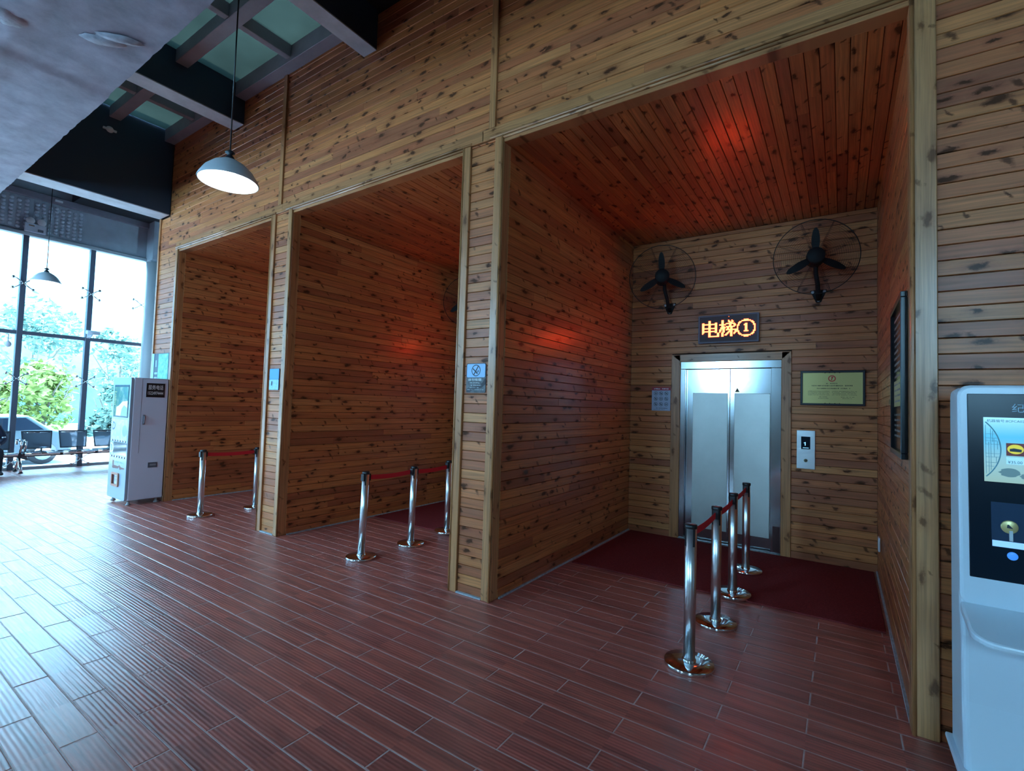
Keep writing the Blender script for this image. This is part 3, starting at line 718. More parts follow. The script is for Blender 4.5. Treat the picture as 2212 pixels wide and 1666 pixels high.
def led_sign(dx, n, label, group='red lift signs'):
    t = thing('led_sign', label, 'sign', (-1.070+dx, D-0.001, 2.453), 0, group)
    w, h = 0.318, 0.160
    MB().box((-w+0.012, -0.045, -h+0.012), (w-0.012, -0.002, h-0.012)).build('face', LEDF, t)
    fr = MB(); e = 0.016
    for a, b in (((-w, -0.056, -h), (w, 0, -h+e)), ((-w, -0.056, h-e), (w, 0, h)), ((-w, -0.056, -h+e), (-w+e, 0, h-e)), ((w-e, -0.056, -h+e), (w, 0, h-e))): fr.box(a, b)
    fr.build('frame', LEDC, t)
    d = MB(); p = 0.01165
    for gi, gl in enumerate((DIAN, TI, circ(n))):
        ox = -0.272 + gi*0.187; oz = 0.092
        for j, row in enumerate(gl):
            for i, ch in enumerate(row):
                if ch == '#':
                    x = ox+i*p; z = oz-j*p; r = p*0.5
                    d.box((x-r, -0.0475, z-r), (x+r, -0.0452, z+r))
    tag(d.build('lit_lettering', LED, t), kind='stuff')
    MB().lathe([(0.004, 0.045), (0.004, 0.049), (0, 0.05)], 8, (0.01, 0, 0.137), axis='y').build('indicator', P('red_pilot', (0.3, 0.02, 0.01), 0.5, emit=(1.0, 0.12, 0.02), es=4.0), t)
    return t
led_sign(0.0, 1, 'lit red dot-matrix lift sign above the near stainless doors')
led_sign(B2L-B1L, 2, 'lit red dot-matrix lift sign at the back of the middle bay')
led_sign(B3L-B1L, 3, 'lit red dot-matrix lift sign at the back of the far bay')

# ------------------------------------------------------------------ signs on the near bay walls
def scribble(mb, x0, x1, z, h, y, fill=0.75, step=None):
    """a line of print too small to read: short blocks"""
    x = x0; step = step or h
    while x < x1-step*0.5:
        w = step*rnd.uniform(0.45, 0.85)
        if rnd.random() < fill: mb.box((x, y-0.0003, z + h*rnd.uniform(0, 0.15)), (min(x+w, x1), y, z+h*rnd.uniform(0.8, 1.0)))
        x += step
def frame4(w, h, e, y0, y1):
    m = MB()
    for a, b in (((-w, y0, -h), (w, y1, -h+e)), ((-w, y0, h-e), (w, y1, h)), ((-w, y0, -h+e), (-w+e, y1, h-e)), ((w-e, y0, -h+e), (w, y1, h-e))): m.box(a, b)
    return m
t = thing('certificate_plaque', 'gold plaque with red emblem in a dark frame beside the lift doors', 'plaque', (-0.080, D-0.001, 1.783))
frame4(0.277, 0.178, 0.020, -0.026, 0).build('frame', P('dark_navy_frame', (0.012, 0.012, 0.022), 0.35), t, 0.003, 1)
MB().box((-0.26, -0.012, -0.16), (0.26, -0.002, 0.16)).build('plate', P('gold_plate', (0.62, 0.52, 0.20), 0.38, 0.35), t)
RED = P('emblem_red', (0.60, 0.03, 0.03), 0.5)
m = MB(); n = 28
m.add([(r*math.cos(2*PI*k/n), -0.0128, 0.098+r*math.sin(2*PI*k/n)) for r in (0.033, 0.024) for k in range(n)], [(k, (k+1)%n, n+(k+1)%n, n+k) for k in range(n)])
m.prism([(-0.010, 0.080), (-0.001, 0.080), (0.010, 0.112), (0.019, 0.117), (-0.004, 0.117), (-0.009, 0.108), (-0.002, 0.108)], -0.0128, -0.0122)
m.build('emblem', RED, t)
m = MB()
scribble(m, -0.05, 0.05, 0.042, 0.011, -0.0122, 0.95)
scribble(m, -0.175, 0.175, 0.018, 0.013, -0.0122, 0.95); scribble(m, -0.13, 0.16, -0.010, 0.012, -0.0122, 0.9)
for k in range(4):
    scribble(m, -0.21, -0.02, -0.035-k*0.013, 0.006, -0.0122, 0.9); scribble(m, 0.0, 0.21, -0.035-k*0.013, 0.006, -0.0122, 0.9)
scribble(m, -0.11, -0.04, -0.095, 0.007, -0.0122); scribble(m, -0.13, -0.03, -0.11, 0.006, -0.0122)
scribble(m, 0.07, 0.19, -0.095, 0.007, -0.0122); scribble(m, 0.09, 0.17, -0.11, 0.006, -0.0122)
m.build('small_print', P('plaque_print', (0.12, 0.10, 0.04), 0.5), t)
for u in (-0.06, -0.02, 0.025, 0.065):
    for v in (-0.158, 0.158): MB().lathe([(0.005, 0.012), (0.004, 0.017), (0, 0.018)], 8, (u, 0, v*0.985), axis='y').build('stud', CHROME, t)

t = thing('call_panel', 'mirror-steel lift call panel with a lit figure one', 'lift panel', (-0.3065, D-0.001, 1.140))
MB().box((-0.083, -0.016, -0.200), (0.083, 0, 0.200)).build('plate', P('mirror_steel', (0.86, 0.90, 0.94), 0.28, 1.0, bs=0.35, vs=12), t, 0.003, 2)
MB().box((-0.042, -0.018, 0.005), (0.040, -0.014, 0.135)).build('display', BLACKG, t, 0.002, 1)
LIT = P('lit_blue_figure', (0.1, 0.3, 0.5), 0.5, emit=(0.25, 0.62, 1.0), es=1.5)
m = MB().box((-0.009, -0.0186, 0.042), (-0.001, -0.018, 0.078)).box((-0.018, -0.0186, 0.066), (-0.008, -0.018, 0.072)).box((-0.026, -0.0186, 0.016), (0.026, -0.018, 0.021))
m.build('figure_one', LIT, t)
MB().lathe([(0.017, 0.014), (0.017, 0.020), (0.013, 0.021), (0, 0.021)], 20, (0.0, 0, -0.112), axis='y').build('button', P('olive_button', (0.20, 0.19, 0.08), 0.4), t)
MB().lathe([(0.009, 0.021), (0.008, 0.0218), (0, 0.0218)], 6, (0.0, 0, -0.112), axis='y').build('button_mark', DARKT, t)

t = thing('rules_notice', 'small notice with red header and nine pictograms beside the lift casing', 'notice', (-1.826, D-0.001, 1.642))
MB().box((-0.113, -0.005, -0.143), (0.113, 0, 0.143)).build('sheet', P('pale_blue_sheet', (0.42, 0.50, 0.66), 0.6), t)
MB().box((-0.113, -0.0056, 0.105), (0.113, -0.0048, 0.143)).build('header', P('header_red', (0.42, 0.04, 0.07), 0.6), t)
m = MB(); scribble(m, -0.085, -0.012, 0.116, 0.016, -0.0056, 1.0); scribble(m, 0.012, 0.09, 0.116, 0.016, -0.0056, 1.0); m.build('header_print', WHITET, t)
for j in range(3):
    for i in range(3):
        cx, cz = -0.064+i*0.064, 0.068-j*0.066; m = MB(); n = 16
        m.add([(cx+r*math.cos(2*PI*k/n), -0.0054, cz+r*math.sin(2*PI*k/n)) for r in (0.023, 0.019) for k in range(n)], [(k, (k+1)%n, n+(k+1)%n, n+k) for k in range(n)])
        if (i, j) not in ((0, 0), (1, 1), (2, 2)): m.prism([(cx-0.016, cz+0.013), (cx-0.013, cz+0.016), (cx+0.016, cz-0.013), (cx+0.013, cz-0.016)], -0.0054, -0.005)
        m.box((cx-0.008, -0.0054, cz-0.010), (cx-0.001, -0.005, cz+0.009)); m.box((cx+0.002, -0.0054, cz-0.007), (cx+0.010, -0.005, cz+0.004))
        m.build('pictogram', DARKT, t)
m = MB(); scribble(m, -0.06, 0.085, -0.116, 0.008, -0.0054, 0.95); scribble(m, -0.09, 0.05, -0.132, 0.006, -0.0054, 0.6); m.build('small_print', DARKT, t)

t = thing('framed_board', 'tall dark framed board of printed rules on the near bay side wall', 'framed board', (B1R-0.0125, 0.415, 1.720), -PI/2)
frame4(0.318, 0.43, 0.030, -0.030, 0.0).build('frame', P('black_frame', (0.008, 0.009, 0.012), 0.22), t, 0.003, 1)
MB().box((-0.30, -0.014, -0.41), (0.30, -0.002, 0.41)).build('panel', P('dark_glazed_print', (0.020, 0.018, 0.020), 0.12), t)
m = MB()
m.box((-0.24, -0.0145, 0.345), (0.24, -0.014, 0.358))
for k in range(11): scribble(m, -0.25, 0.25, 0.30-k*0.036, 0.016, -0.014, 0.85)
for k in range(5): scribble(m, -0.25, 0.10, -0.21-k*0.03, 0.014, -0.014, 0.75)
m.build('small_print', P('grey_brown_print', (0.20, 0.18, 0.16), 0.6), t)
MB().box((-0.27, -0.0146, -0.155), (0.27, -0.0142, -0.005)).build('yellow_block', P('pale_yellow', (0.42, 0.40, 0.14), 0.5), t)
m = MB()
for k in range(4): scribble(m, -0.25, 0.25, -0.035-k*0.032, 0.013, -0.0146, 0.8)
m.build('block_print', GREYT, t)

t = thing('wall_socket', 'small white wall plate low on the near bay side wall', 'wall plate', (B1R-0.0125, 2.30, 0.40), -PI/2)
MB().box((-0.045, -0.014, -0.06), (0.045, 0.0, 0.06)).build('plate', WHITEP, t, 0.004, 2)
MB().box((-0.018, -0.0155, -0.025), (0.018, -0.014, 0.025)).build('rocker', P('ivory_plastic', (0.66, 0.66, 0.62), 0.4), t)

# signs on the pillars
NB = P('sign_navy', (0.02, 0.022, 0.05), 0.5); PB = P('sign_pale_blue', (0.30, 0.52, 0.78), 0.4)
t = thing('no_smoking_sign', 'no-smoking sign with pale blue pictogram and dark caption on pillar', 'sign', (-2.426, FY-0.001, 1.716))
MB().prism(rrect(-0.098, -0.118, 0.098, 0.118, 0.014), -0.006, 0).build('board', P('smoky_photo_print', (0.085, 0.085, 0.095), 0.45, var=0.6, vs=30), t)
MB().prism(rrect(-0.098, 0.002, 0.098, 0.118, 0.014), -0.0066, -0.005).build('border', NB, t)
MB().prism(rrect(-0.093, 0.004, 0.091, 0.113, 0.012), -0.0072, -0.006).build('pictogram_field', PB, t)
m = MB(); n = 32; cz = 0.060
m.add([(r*math.cos(2*PI*k/n)*0.92, -0.0078, cz+r*math.sin(2*PI*k/n)*0.95) for r in (0.049, 0.042) for k in range(n)], [(k, (k+1)%n, n+(k+1)%n, n+k) for k in range(n)])
m.prism([(-0.028, 0.024), (-0.020, 0.020), (0.028, 0.096), (0.020, 0.100)], -0.0078, -0.0072)
m.prism([(-0.036, 0.073), (-0.030, 0.079), (0.006, 0.047), (0.000, 0.041)], -0.0078, -0.0072)
m.prism([(-0.002, 0.046), (0.006, 0.053), (0.018, 0.036), (0.010, 0.029)], -0.0079, -0.0072)
m.prism([(0.012, 0.048), (0.016, 0.046), (0.026, 0.062), (0.022, 0.065)], -0.0078, -0.0072); m.prism([(0.018, 0.045), (0.021, 0.043), (0.030, 0.056), (0.027, 0.059)], -0.0078, -0.0072)
m.build('pictogram', NB, t)
m = MB(); m.prism([(-0.095, -0.108), (-0.088, -0.085), (-0.03, -0.072), (0.03, -0.062), (0.07, -0.035), (0.088, -0.004), (0.097, -0.004), (0.097, -0.05), (0.06, -0.078), (-0.01, -0.09), (-0.06, -0.112), (-0.09, -0.116)], -0.0066, -0.0058)
m.build('dark_swoosh', P('swoosh', (0.018, 0.010, 0.020), 0.5), t)
text('请勿吸烟', 0.021, -0.080, -0.024, -0.0072, WHITET, t, width=0.135)
text('No smoking', 0.013, -0.058, -0.046, -0.0072, WHITET, t, width=0.095)
m = MB(); scribble(m, -0.05, 0.055, -0.064, 0.010, -0.0072, 0.9, 0.009); scribble(m, -0.06, 0.04, -0.082, 0.008, -0.0072, 0.9, 0.008); scribble(m, -0.085, 0.08, -0.098, 0.008, -0.0072, 0.8, 0.008); m.build('small_print', P('caption_grey', (0.42, 0.42, 0.44), 0.5), t)

t = thing('blue_sign', 'bright blue sign with rounded corners on the farther pillar', 'sign', (-5.316, FY-0.001, 1.720))
MB().prism(rrect(-0.098, -0.122, 0.098, 0.122, 0.012), -0.008, 0).build('board', NB, t)
MB().prism(rrect(-0.098, 0.0, 0.088, 0.118, 0.012), -0.0086, -0.0075).build('upper_field', P('sign_sky_blue', (0.08, 0.34, 0.80), 0.4), t)
MB().prism(rrect(-0.098, -0.118, 0.088, -0.002, 0.008), -0.0086, -0.0075).build('lower_field', P('sign_ice_blue', (0.30, 0.58, 0.85), 0.4, var=0.25, vs=30), t)
m = MB(); m.lathe([(0.013, 0.0085), (0.012, 0.0092), (0, 0.0092)], 12, (-0.045, 0, 0.0), axis='y'); me = m.mesh('figure_mark', NB)
for v in me.vertices: v.co.z = v.co.z*2.3 - 0.045
link('figure_mark', me, t)

t = thing('picture_board', 'dark-edged board with green foliage picture above the vending machine', 'poster', (-8.33, FY-0.001, 1.86))
MB().box((-0.29, -0.018, -0.26), (0.29, 0, 0.26)).build('board', P('poster_dark_edge', (0.03, 0.03, 0.05), 0.4), t, 0.003, 1)
MB().box((-0.30, -0.022, -0.26), (-0.215, -0.002, 0.26)).build('pale_edge', P('poster_pale', (0.35, 0.55, 0.75), 0.4), t)
def leafy_print(name, cols, sc):
    m, nt, b = base(name)
    f = noise_n(nt, nn(nt, 'ShaderNodeNewGeometry').outputs['Position'], sc, 6, 0.7)
    nt.links.new(ramp(nt, f, [(0.3, cols[0]), (0.5, cols[1]), (0.68, cols[2])]), b.inputs['Base Color']); b.inputs['Roughness'].default_value = 0.3; return m
MB().box((-0.07, -0.0195, -0.25), (0.265, -0.018, 0.25)).build('picture', leafy_print('foliage_print', [(0.03, 0.20, 0.14), (0.14, 0.42, 0.28), (0.40, 0.66, 0.60)], 16), t)
m = MB()
for z in (-0.20, -0.12, -0.05): m.box((-0.19, -0.0192, z), (-0.09, -0.018, z+0.03))
m.box((-0.165, -0.0192, 0.06), (-0.125, -0.018, 0.16)); m.build('caption_blocks', P('caption_blue', (0.28, 0.38, 0.55), 0.5), t)

# ------------------------------------------------------------------ vending machine
VX0, VX1, VY0, VY1, VZ0, VZ1 = -8.60, -7.965, -0.445, -0.012, 0.065, 1.735
t = thing('vending_machine', 'white vending machine on short feet at the corner of the far bay', 'vending machine', (VX1, VY0, 0))
w, dp = VX1-VX0, VY1-VY0
BODY = P('lilac_white_paint', (0.70, 0.74, 0.88), 0.42)
MB().box((-w, 0.02, VZ0), (0, dp, VZ1)).build('cabinet', BODY, t, 0.012, 3)
fp = MB().prism(rrect(-w, VZ0, -0.002, VZ1, 0.035), -0.012, 0.024).build('front_panel', P('gloss_front', (0.34, 0.42, 0.52), 0.25, coat=0.1), t, 0.005, 2)
def fx(u): return -w*(1-u)            # u: 0 at far edge .. 1 at near corner
m = MB().box((fx(0.10), -0.0155, 1.18), (fx(0.92), -0.012, 1.63)); sc_ = m.build('screen', BLACKG, t, 0.002, 1)
def screen_mat():
    mm, nt, b = base('vending_screen_picture'); b.inputs['Base Color'].default_value = (0.02, 0.02, 0.02, 1); b.inputs['Roughness'].default_value = 0.1
    f = noise_n(nt, nn(nt, 'ShaderNodeNewGeometry').outputs['Position'], 9, 5, 0.65)
    nt.links.new(ramp(nt, f, [(0.3, (0.02, 0.16, 0.16)), (0.5, (0.05, 0.30, 0.15)), (0.65, (0.30, 0.55, 0.40))]), b.inputs['Emission Color']); b.inputs['Emission Strength'].default_value = 0.8/2**EV; return mm
MB().box((fx(0.13), -0.0165, 1.20), (fx(0.89), -0.0155, 1.60)).build('picture', screen_mat(), sc_)
SCRW = P('screen_white', (0.1, 0.1, 0.1), 0.3, emit=(0.75, 0.9, 0.95), es=0.9); SCRB = P('screen_blue', (0.05, 0.1, 0.12), 0.3, emit=(0.15, 0.38, 0.5), es=0.8)
MB().prism([(fx(0.25), 1.20), (fx(0.27), 1.32), (fx(0.40), 1.34), (fx(0.60), 1.40), (fx(0.88), 1.41), (fx(0.88), 1.20)], -0.0172, -0.0166).build('pale_figure', SCRW, sc_)
MB().prism([(fx(0.52), 1.20), (fx(0.58), 1.30), (fx(0.70), 1.35), (fx(0.88), 1.31), (fx(0.88), 1.20)], -0.0178, -0.0172).build('blue_figure', SCRB, sc_)
m = MB()
for k in range(9): m.box((fx(0.12), -0.0174, 1.35+k*0.022), (fx(0.12+rnd.uniform(0.06, 0.13)), -0.0166, 1.362+k*0.022))
m.build('menu_print', P('menu_print', (0.3, 0.32, 0.1), 0.5), sc_)
ART = P('front_art_pale', (0.50, 0.66, 0.78), 0.25); ARTD = P('front_art_navy', (0.04, 0.07, 0.16), 0.3)
MB().box((fx(0.05), -0.0135, 0.86), (fx(0.94), -0.012, 1.15)).build('product_picture', leafy_print('product_print', [(0.35, 0.52, 0.62), (0.55, 0.70, 0.80), (0.78, 0.88, 0.92)], 9), t)
text('D', 0.115, fx(0.10), 1.00, -0.0142, ARTD, t, bold=0.03)
for u, mt in ((0.45, ART), (0.80, P('front_art_slate', (0.25, 0.37, 0.44), 0.3))):
    m = MB(); n = 20; m.add([(fx(u)+0.085*math.cos(2*PI*k/n), -0.0142, 1.0+0.08*math.sin(2*PI*k/n)) for k in range(n)], [tuple(range(n))]); m.build('printed_disc', mt, t)
wnd = MB().box((fx(0.22), -0.014, 0.665), (fx(0.96), -0.012, 0.835)).build('display_window', P('display_window', (0.05, 0.09, 0.11), 0.1), t)
for k in range(5):
    MB().lathe([(0.022, 0), (0.028, 0.03), (0.02, 0.07), (0.012, 0.09)], 10, (fx(0.36+k*0.13), -0.016, 0.685)).build('product', P('product_pale', (0.45, 0.55, 0.58), 0.4), wnd).scale = (1, 0.06, 1)
text('D', 0.14, fx(0.04), 0.68, -0.0142, P('front_art_white', (0.8, 0.86, 0.9), 0.3), t, bold=0.02)
LW = P('button_lit', (0.5, 0.5, 0.5), 0.4, emit=(0.75, 0.92, 1.0), es=1.1)
for z in (0.855, 0.635):
    for k in range(6):
        b = MB().box((fx(0.10+k*0.145), -0.018, z-0.012), (fx(0.165+k*0.145), -0.012, z+0.014)).build('select_button', ARTD, t, 0.002, 1)
        MB().box((fx(0.115+k*0.145), -0.0192, z-0.006), (fx(0.15+k*0.145), -0.018, z+0.009)).build('button_lamp', LW, b)
m = MB(); scribble(m, fx(0.35), fx(0.85), 0.545, 0.035, -0.0125, 1.0, 0.07); m.build('slogan_print', P('slogan_blue', (0.22, 0.40, 0.52), 0.4), t)
BR = P('art_brown', (0.22, 0.10, 0.08), 0.5)
m = MB(); m.prism([(fx(0.20), 0.50), (fx(0.24), 0.47), (fx(0.55), 0.475), (fx(0.60), 0.50), (fx(0.66), 0.46), (fx(0.72), 0.475), (fx(0.90), 0.485), (fx(0.90), 0.500), (fx(0.72), 0.502), (fx(0.62), 0.53), (fx(0.55), 0.51), (fx(0.34), 0.515)], -0.0128, -0.012); m.box((fx(0.22), -0.0128, 0.51), (fx(0.30), -0.012, 0.58)); m.build('printed_figure', BR, t)
COP = P('copper_plastic', (0.52, 0.22, 0.14), 0.35)
hr = MB(); oo = rrect(-0.125, -0.095, 0.125, 0.095, 0.03); ii = rrect(-0.092, -0.065, 0.092, 0.065, 0.012); n = len(oo)
hr.add([(u+fx(0.46), -0.030, v+0.325) for u, v in oo] + [(u+fx(0.46), -0.030, v+0.325) for u, v in ii] + [(u+fx(0.46), -0.012, v+0.325) for u, v in oo] + [(u+fx(0.46), -0.012, v+0.325) for u, v in ii],
       [(k, (k+1)%n, n+(k+1)%n, n+k) for k in range(n)] + [(k, 2*n+k, 2*n+(k+1)%n, (k+1)%n) for k in range(n)] + [(n+k, n+(k+1)%n, 3*n+(k+1)%n, 3*n+k) for k in range(n)])
hb = hr.build('hatch_frame', COP, t)
MB().box((fx(0.46)-0.092, -0.016, 0.26), (fx(0.46)+0.092, -0.0125, 0.39)).build('hatch_flap', P('hatch_dark', (0.09, 0.03, 0.035), 0.3), hb)
MB().box((fx(0.46)-0.03, -0.018, 0.262), (fx(0.46)+0.09, -0.016, 0.385)).build('hatch_label', P('hatch_pale', (0.55, 0.58, 0.66), 0.4), hb)
m = MB(); [scribble(m, fx(0.46)-0.02, fx(0.46)+0.08, 0.36-k*0.02, 0.012, -0.018, 0.85) for k in range(4)]; m.build('hatch_print', GREYT, hb)
# side panel facing +x : child Empty-free pieces in machine coordinates
MB().box((-0.0005, 0.115, 0.70), (0.0012, 0.1175, 1.725)).build('door_seam', DARKT, t)
MB().box((-0.002, 0.115, 1.722), (0.0012, dp-0.01, 1.7245)).build('door_seam', DARKT, t)
m = MB().tube([(0.001, 0.155, 1.105), (0.022, 0.155, 1.115), (0.022, 0.155, 1.20), (0.001, 0.155, 1.21)], 0.008, 8).box((0.0, 0.142, 1.09), (0.004, 0.168, 1.225)); m.build('door_handle', P('handle_grey', (0.22, 0.22, 0.26), 0.4), t)
ROTX = Matrix.Translation((0.003, 0, 0)) @ Matrix.Rotation(PI/2, 4, 'Z')
pl = MB().box((0.165, -0.002, 1.470), (0.385, 0.003, 1.665)).build('phone_plate', P('plate_black', (0.008, 0.008, 0.012), 0.35), t); pl.matrix_local = ROTX
text('服务电话', 0.066, 0.185, 1.575, -0.0026, WHITET, pl, width=0.18, bold=0.012); text('15224974444', 0.045, 0.182, 1.505, -0.0026, WHITET, pl, width=0.185, bold=0.010)
vt = MB().box((0.235, -0.002, 0.495), (0.345, 0.003, 0.565)).build('lock_plate', P('lock_grey', (0.10, 0.11, 0.14), 0.4), t); vt.matrix_local = ROTX
MB().box((0.255, -0.004, 0.520), (0.330, -0.002, 0.545)).build('lock_bar', P('lock_pale', (0.30, 0.31, 0.34), 0.4), vt)
for u, v in ((-0.05, 0.05), (-w+0.05, 0.05), (-0.05, dp-0.06), (-w+0.05, dp-0.06)):
    MB().lathe([(0.030, 0), (0.032, 0.012), (0.018, 0.022), (0.016, VZ0+0.006)], 14, (u, v, 0)).build('foot', P('foot_rubber', (0.35, 0.34, 0.36), 0.6), t)

# ------------------------------------------------------------------ souvenir coin kiosk at the right edge
KW, KX, KY = 0.60, 0.410, -0.05
t = thing('coin_kiosk', 'white souvenir kiosk with dark screen panel, cut by the photo edge', 'kiosk', (KX, KY, 0))
prof = [(-0.04, 0.09), (-0.04, 1.60), (-0.06, 1.635), (-0.165, 1.640), (-0.200, 1.62), (-0.235, 0.76), (-0.275, 0.62), (-0.275, 0.36), (-0.315, 0.09)]
MB().prism(prof, 0.0, KW, 'yz').build('body', WHITEG, t, 0.022, 4)
fo = rrect(0.0, 0.735, KW, 1.648, 0.045)
def slope(z): return -0.182 - (1.60-z)*0.0375
def tilt(o):
    for v in o.data.vertices: v.co.y += slope(v.co.z)
    return o
fr = tilt(MB().prism(fo, -0.038, 0.01).build('front_shell', WHITEG, t, 0.012, 3))
pn = tilt(MB().box((0.031, -0.042, 0.857), (KW-0.03, -0.036, 1.611)).build('dark_panel', BLACKG, t, 0.002, 1))
scx0, scx1, scz0, scz1 = 0.080, KW-0.08, 1.251, 1.514
def kiosk_screen():
    mm, nt, b = base('kiosk_screen'); b.inputs['Base Color'].default_value = (0.02, 0.03, 0.04, 1); b.inputs['Roughness'].default_value = 0.12
    s = nn(nt, 'ShaderNodeSeparateXYZ'); nt.links.new(nn(nt, 'ShaderNodeNewGeometry').outputs['Position'], s.inputs[0])
    f = mth(nt, 'MULTIPLY_ADD', s.outputs[2], 3.8, -4.754)
    nt.links.new(ramp(nt, f, [(0.0, (0.30, 0.52, 0.50)), (0.35, (0.28, 0.60, 0.72)), (0.7, (0.08, 0.55, 0.95)), (1.0, (0.30, 0.75, 1.0))]), b.inputs['Emission Color']); b.inputs['Emission Strength'].default_value = 1.0/2**EV; return mm
sc_ = tilt(MB().box((scx0, -0.0445, scz0), (scx1, -0.042, scz1)).build('screen', kiosk_screen(), pn))
def kt(*a, **k):
    o = text(*a, **k); return tilt(o)
KB = P('kiosk_print_blue', (0.03, 0.06, 0.12), 0.4, emit=(0.02, 0.10, 0.22), es=0.5); KL = P('kiosk_print_pale', (0.35, 0.55, 0.68), 0.4)
kt('纪念币', 0.036, 0.166, 1.536, -0.0428, KL, pn)
kt('机器编号:8CFCA02477', 0.0125, 0.090, 1.494, -0.0452, KB, pn)
LT = P('kiosk_lattice', (0.08, 0.16, 0.2), 0.4, emit=(0.05, 0.22, 0.36), es=0.6)
m = MB(); n = 24; cx, cz, R = -0.032, 1.383, 0.162
arc = [(cx+R*math.cos(a), cz+R*math.sin(a)) for a in [(-0.76+1.52*k/n) for k in range(n+1)]]
m.tube([(x, -0.0455, z) for x, z in arc if x > scx0+0.001], 0.0022, 5)
for dz in (-0.07, -0.055, -0.032, -0.018, 0.02, 0.034, 0.045, 0.062): m.box((scx0+0.003, -0.0458, cz+dz), (cx+math.sqrt(R*R-dz*dz), -0.0446, cz+dz+0.0014))
for dx, za, zb in ((0.005, -0.10, 0.10), (0.014, -0.095, 0.03), (0.020, -0.085, 0.085), (0.030, -0.032, 0.045), (0.026, 0.03, 0.075), (0.036, -0.055, -0.03), (0.040, 0.0, 0.034)): m.box((scx0+dx, -0.0458, cz+za), (scx0+dx+0.0014, -0.0446, cz+zb))
tilt(m.build('lattice_graphic', LT, pn))
tl = tilt(MB().box((0.146, -0.0458, 1.360), (0.200, -0.0448, 1.411)).build('product_tile', P('tile_maroon', (0.05, 0.01, 0.015), 0.4, emit=(0.10, 0.015, 0.02), es=0.6), pn))
m = MB(); n = 24; m.add([(0.173+0.024*math.cos(2*PI*k/n), -0.0462, 1.387+0.019*math.sin(2*PI*k/n)) for k in range(n)], [tuple(range(n))]); tilt(m.build('coin_picture', P('tile_yellow', (0.2, 0.2, 0.02), 0.4, emit=(0.62, 0.62, 0.04), es=0.9), pn))
m = MB().prism([(0.156, 1.378), (0.190, 1.376), (0.191, 1.387), (0.179, 1.389), (0.169, 1.391), (0.156, 1.388)], -0.0466, -0.0463); tilt(m.build('hill_picture', P('tile_dark', (0.01, 0.03, 0.05), 0.4), pn))
tilt(MB().box((0.146, -0.0456, 1.326), (0.200, -0.0448, 1.354)).build('price_label', P('price_pale', (0.2, 0.3, 0.35), 0.4, emit=(0.30, 0.72, 0.95), es=0.9), pn))
kt('¥35.00', 0.0115, 0.150, 1.329, -0.0462, KB, pn, width=0.042)
m = MB()
for k, (r, u, z) in enumerate(((0.030, 0.155, 1.292), (0.020, 0.205, 1.280))):
    n = 18; m.add([(u+r*math.cos(2*PI*q/n)*(1+0.15*math.sin(3*q)), -0.0449-0.0002*k, z+r*0.6*math.sin(2*PI*q/n)) for q in range(n)], [tuple(range(n))])
tilt(m.build('ink_wash_graphic', P('ink_wash', (0.03, 0.06, 0.08), 0.5, emit=(0.10, 0.24, 0.30), es=0.8), pn))
wn = tilt(MB().box((0.098, -0.0435, 0.991), (KW-0.10, -0.042, 1.170)).build('coin_window', P('coin_window', (0.015, 0.035, 0.07), 0.08, emit=(0.01, 0.03, 0.07), es=0.5), pn))
tilt(MB().box((0.100, -0.0452, 0.993), (KW-0.10, -0.043, 1.017)).build('lit_ledge', P('lit_ledge', (0.3, 0.5, 0.8), 0.4, emit=(0.22, 0.48, 0.95), es=1.0), pn))
m = MB().lathe([(0.026, 0.046), (0.026, 0.050), (0.023, 0.0515), (0, 0.0515)], 24, (0.150, 0, 1.076), axis='y'); cn = tilt(m.build('coin', P('coin_gold', (0.75, 0.62, 0.28), 0.35, 0.5), pn))
tilt(MB().prism([(0.142, 1.072), (0.160, 1.070), (0.154, 1.078), (0.147, 1.086), (0.143, 1.084)], -0.0521, -0.0515).build('coin_mark', DARKT, pn))
tilt(MB().box((0.148, -0.058, 1.022), (0.158, -0.050, 1.062)).build('coin_stand', P('stand_white', (0.7, 0.8, 0.85), 0.3), pn))
bt = tilt(MB().lathe([(0.016, 0.042), (0.016, 0.046), (0.013, 0.047), (0, 0.047)], 20, (0.158, 0, 0.962), axis='y').build('select_button', P('button_blue', (0.05, 0.2, 0.6), 0.3, emit=(0.04, 0.22, 0.75), es=0.9), pn))
# shelf with a rounded front corner
ro = [(0.0, 0.0), (0.0, -0.17)] + [(0.075-0.075*math.cos(a), -0.17-0.075*math.sin(a)) for a in [PI/2*q/6 for q in range(1, 7)]] + [(KW, -0.245), (KW, 0.0)]
m = MB(); n = len(ro); vs = []
for u, v in ro: vs.append((u, v-0.25, 0.752 + v*0.29))
for u, v in ro: vs.append((u, v-0.25, 0.705 + v*0.20))
m.add(vs, [tuple(range(n)), tuple(range(2*n-1, n-1, -1))] + [((i+1)%n, i, n+i, n+(i+1)%n) for i in range(n)]); m.build('shelf', WHITEG, t, 0.008, 2)
MB().box((-0.022, -0.34, 0.086), (KW, -0.035, 0.106)).build('base_plate', WHITEG, t, 0.006, 2)
for u, v in ((0.04, -0.08), (0.04, -0.29), (KW-0.04, -0.08), (KW-0.04, -0.29)): MB().lathe([(0.025, 0), (0.025, 0.02), (0.012, 0.03), (0.012, 0.09)], 12, (u, v, 0)).build('caster', BLACK, t)

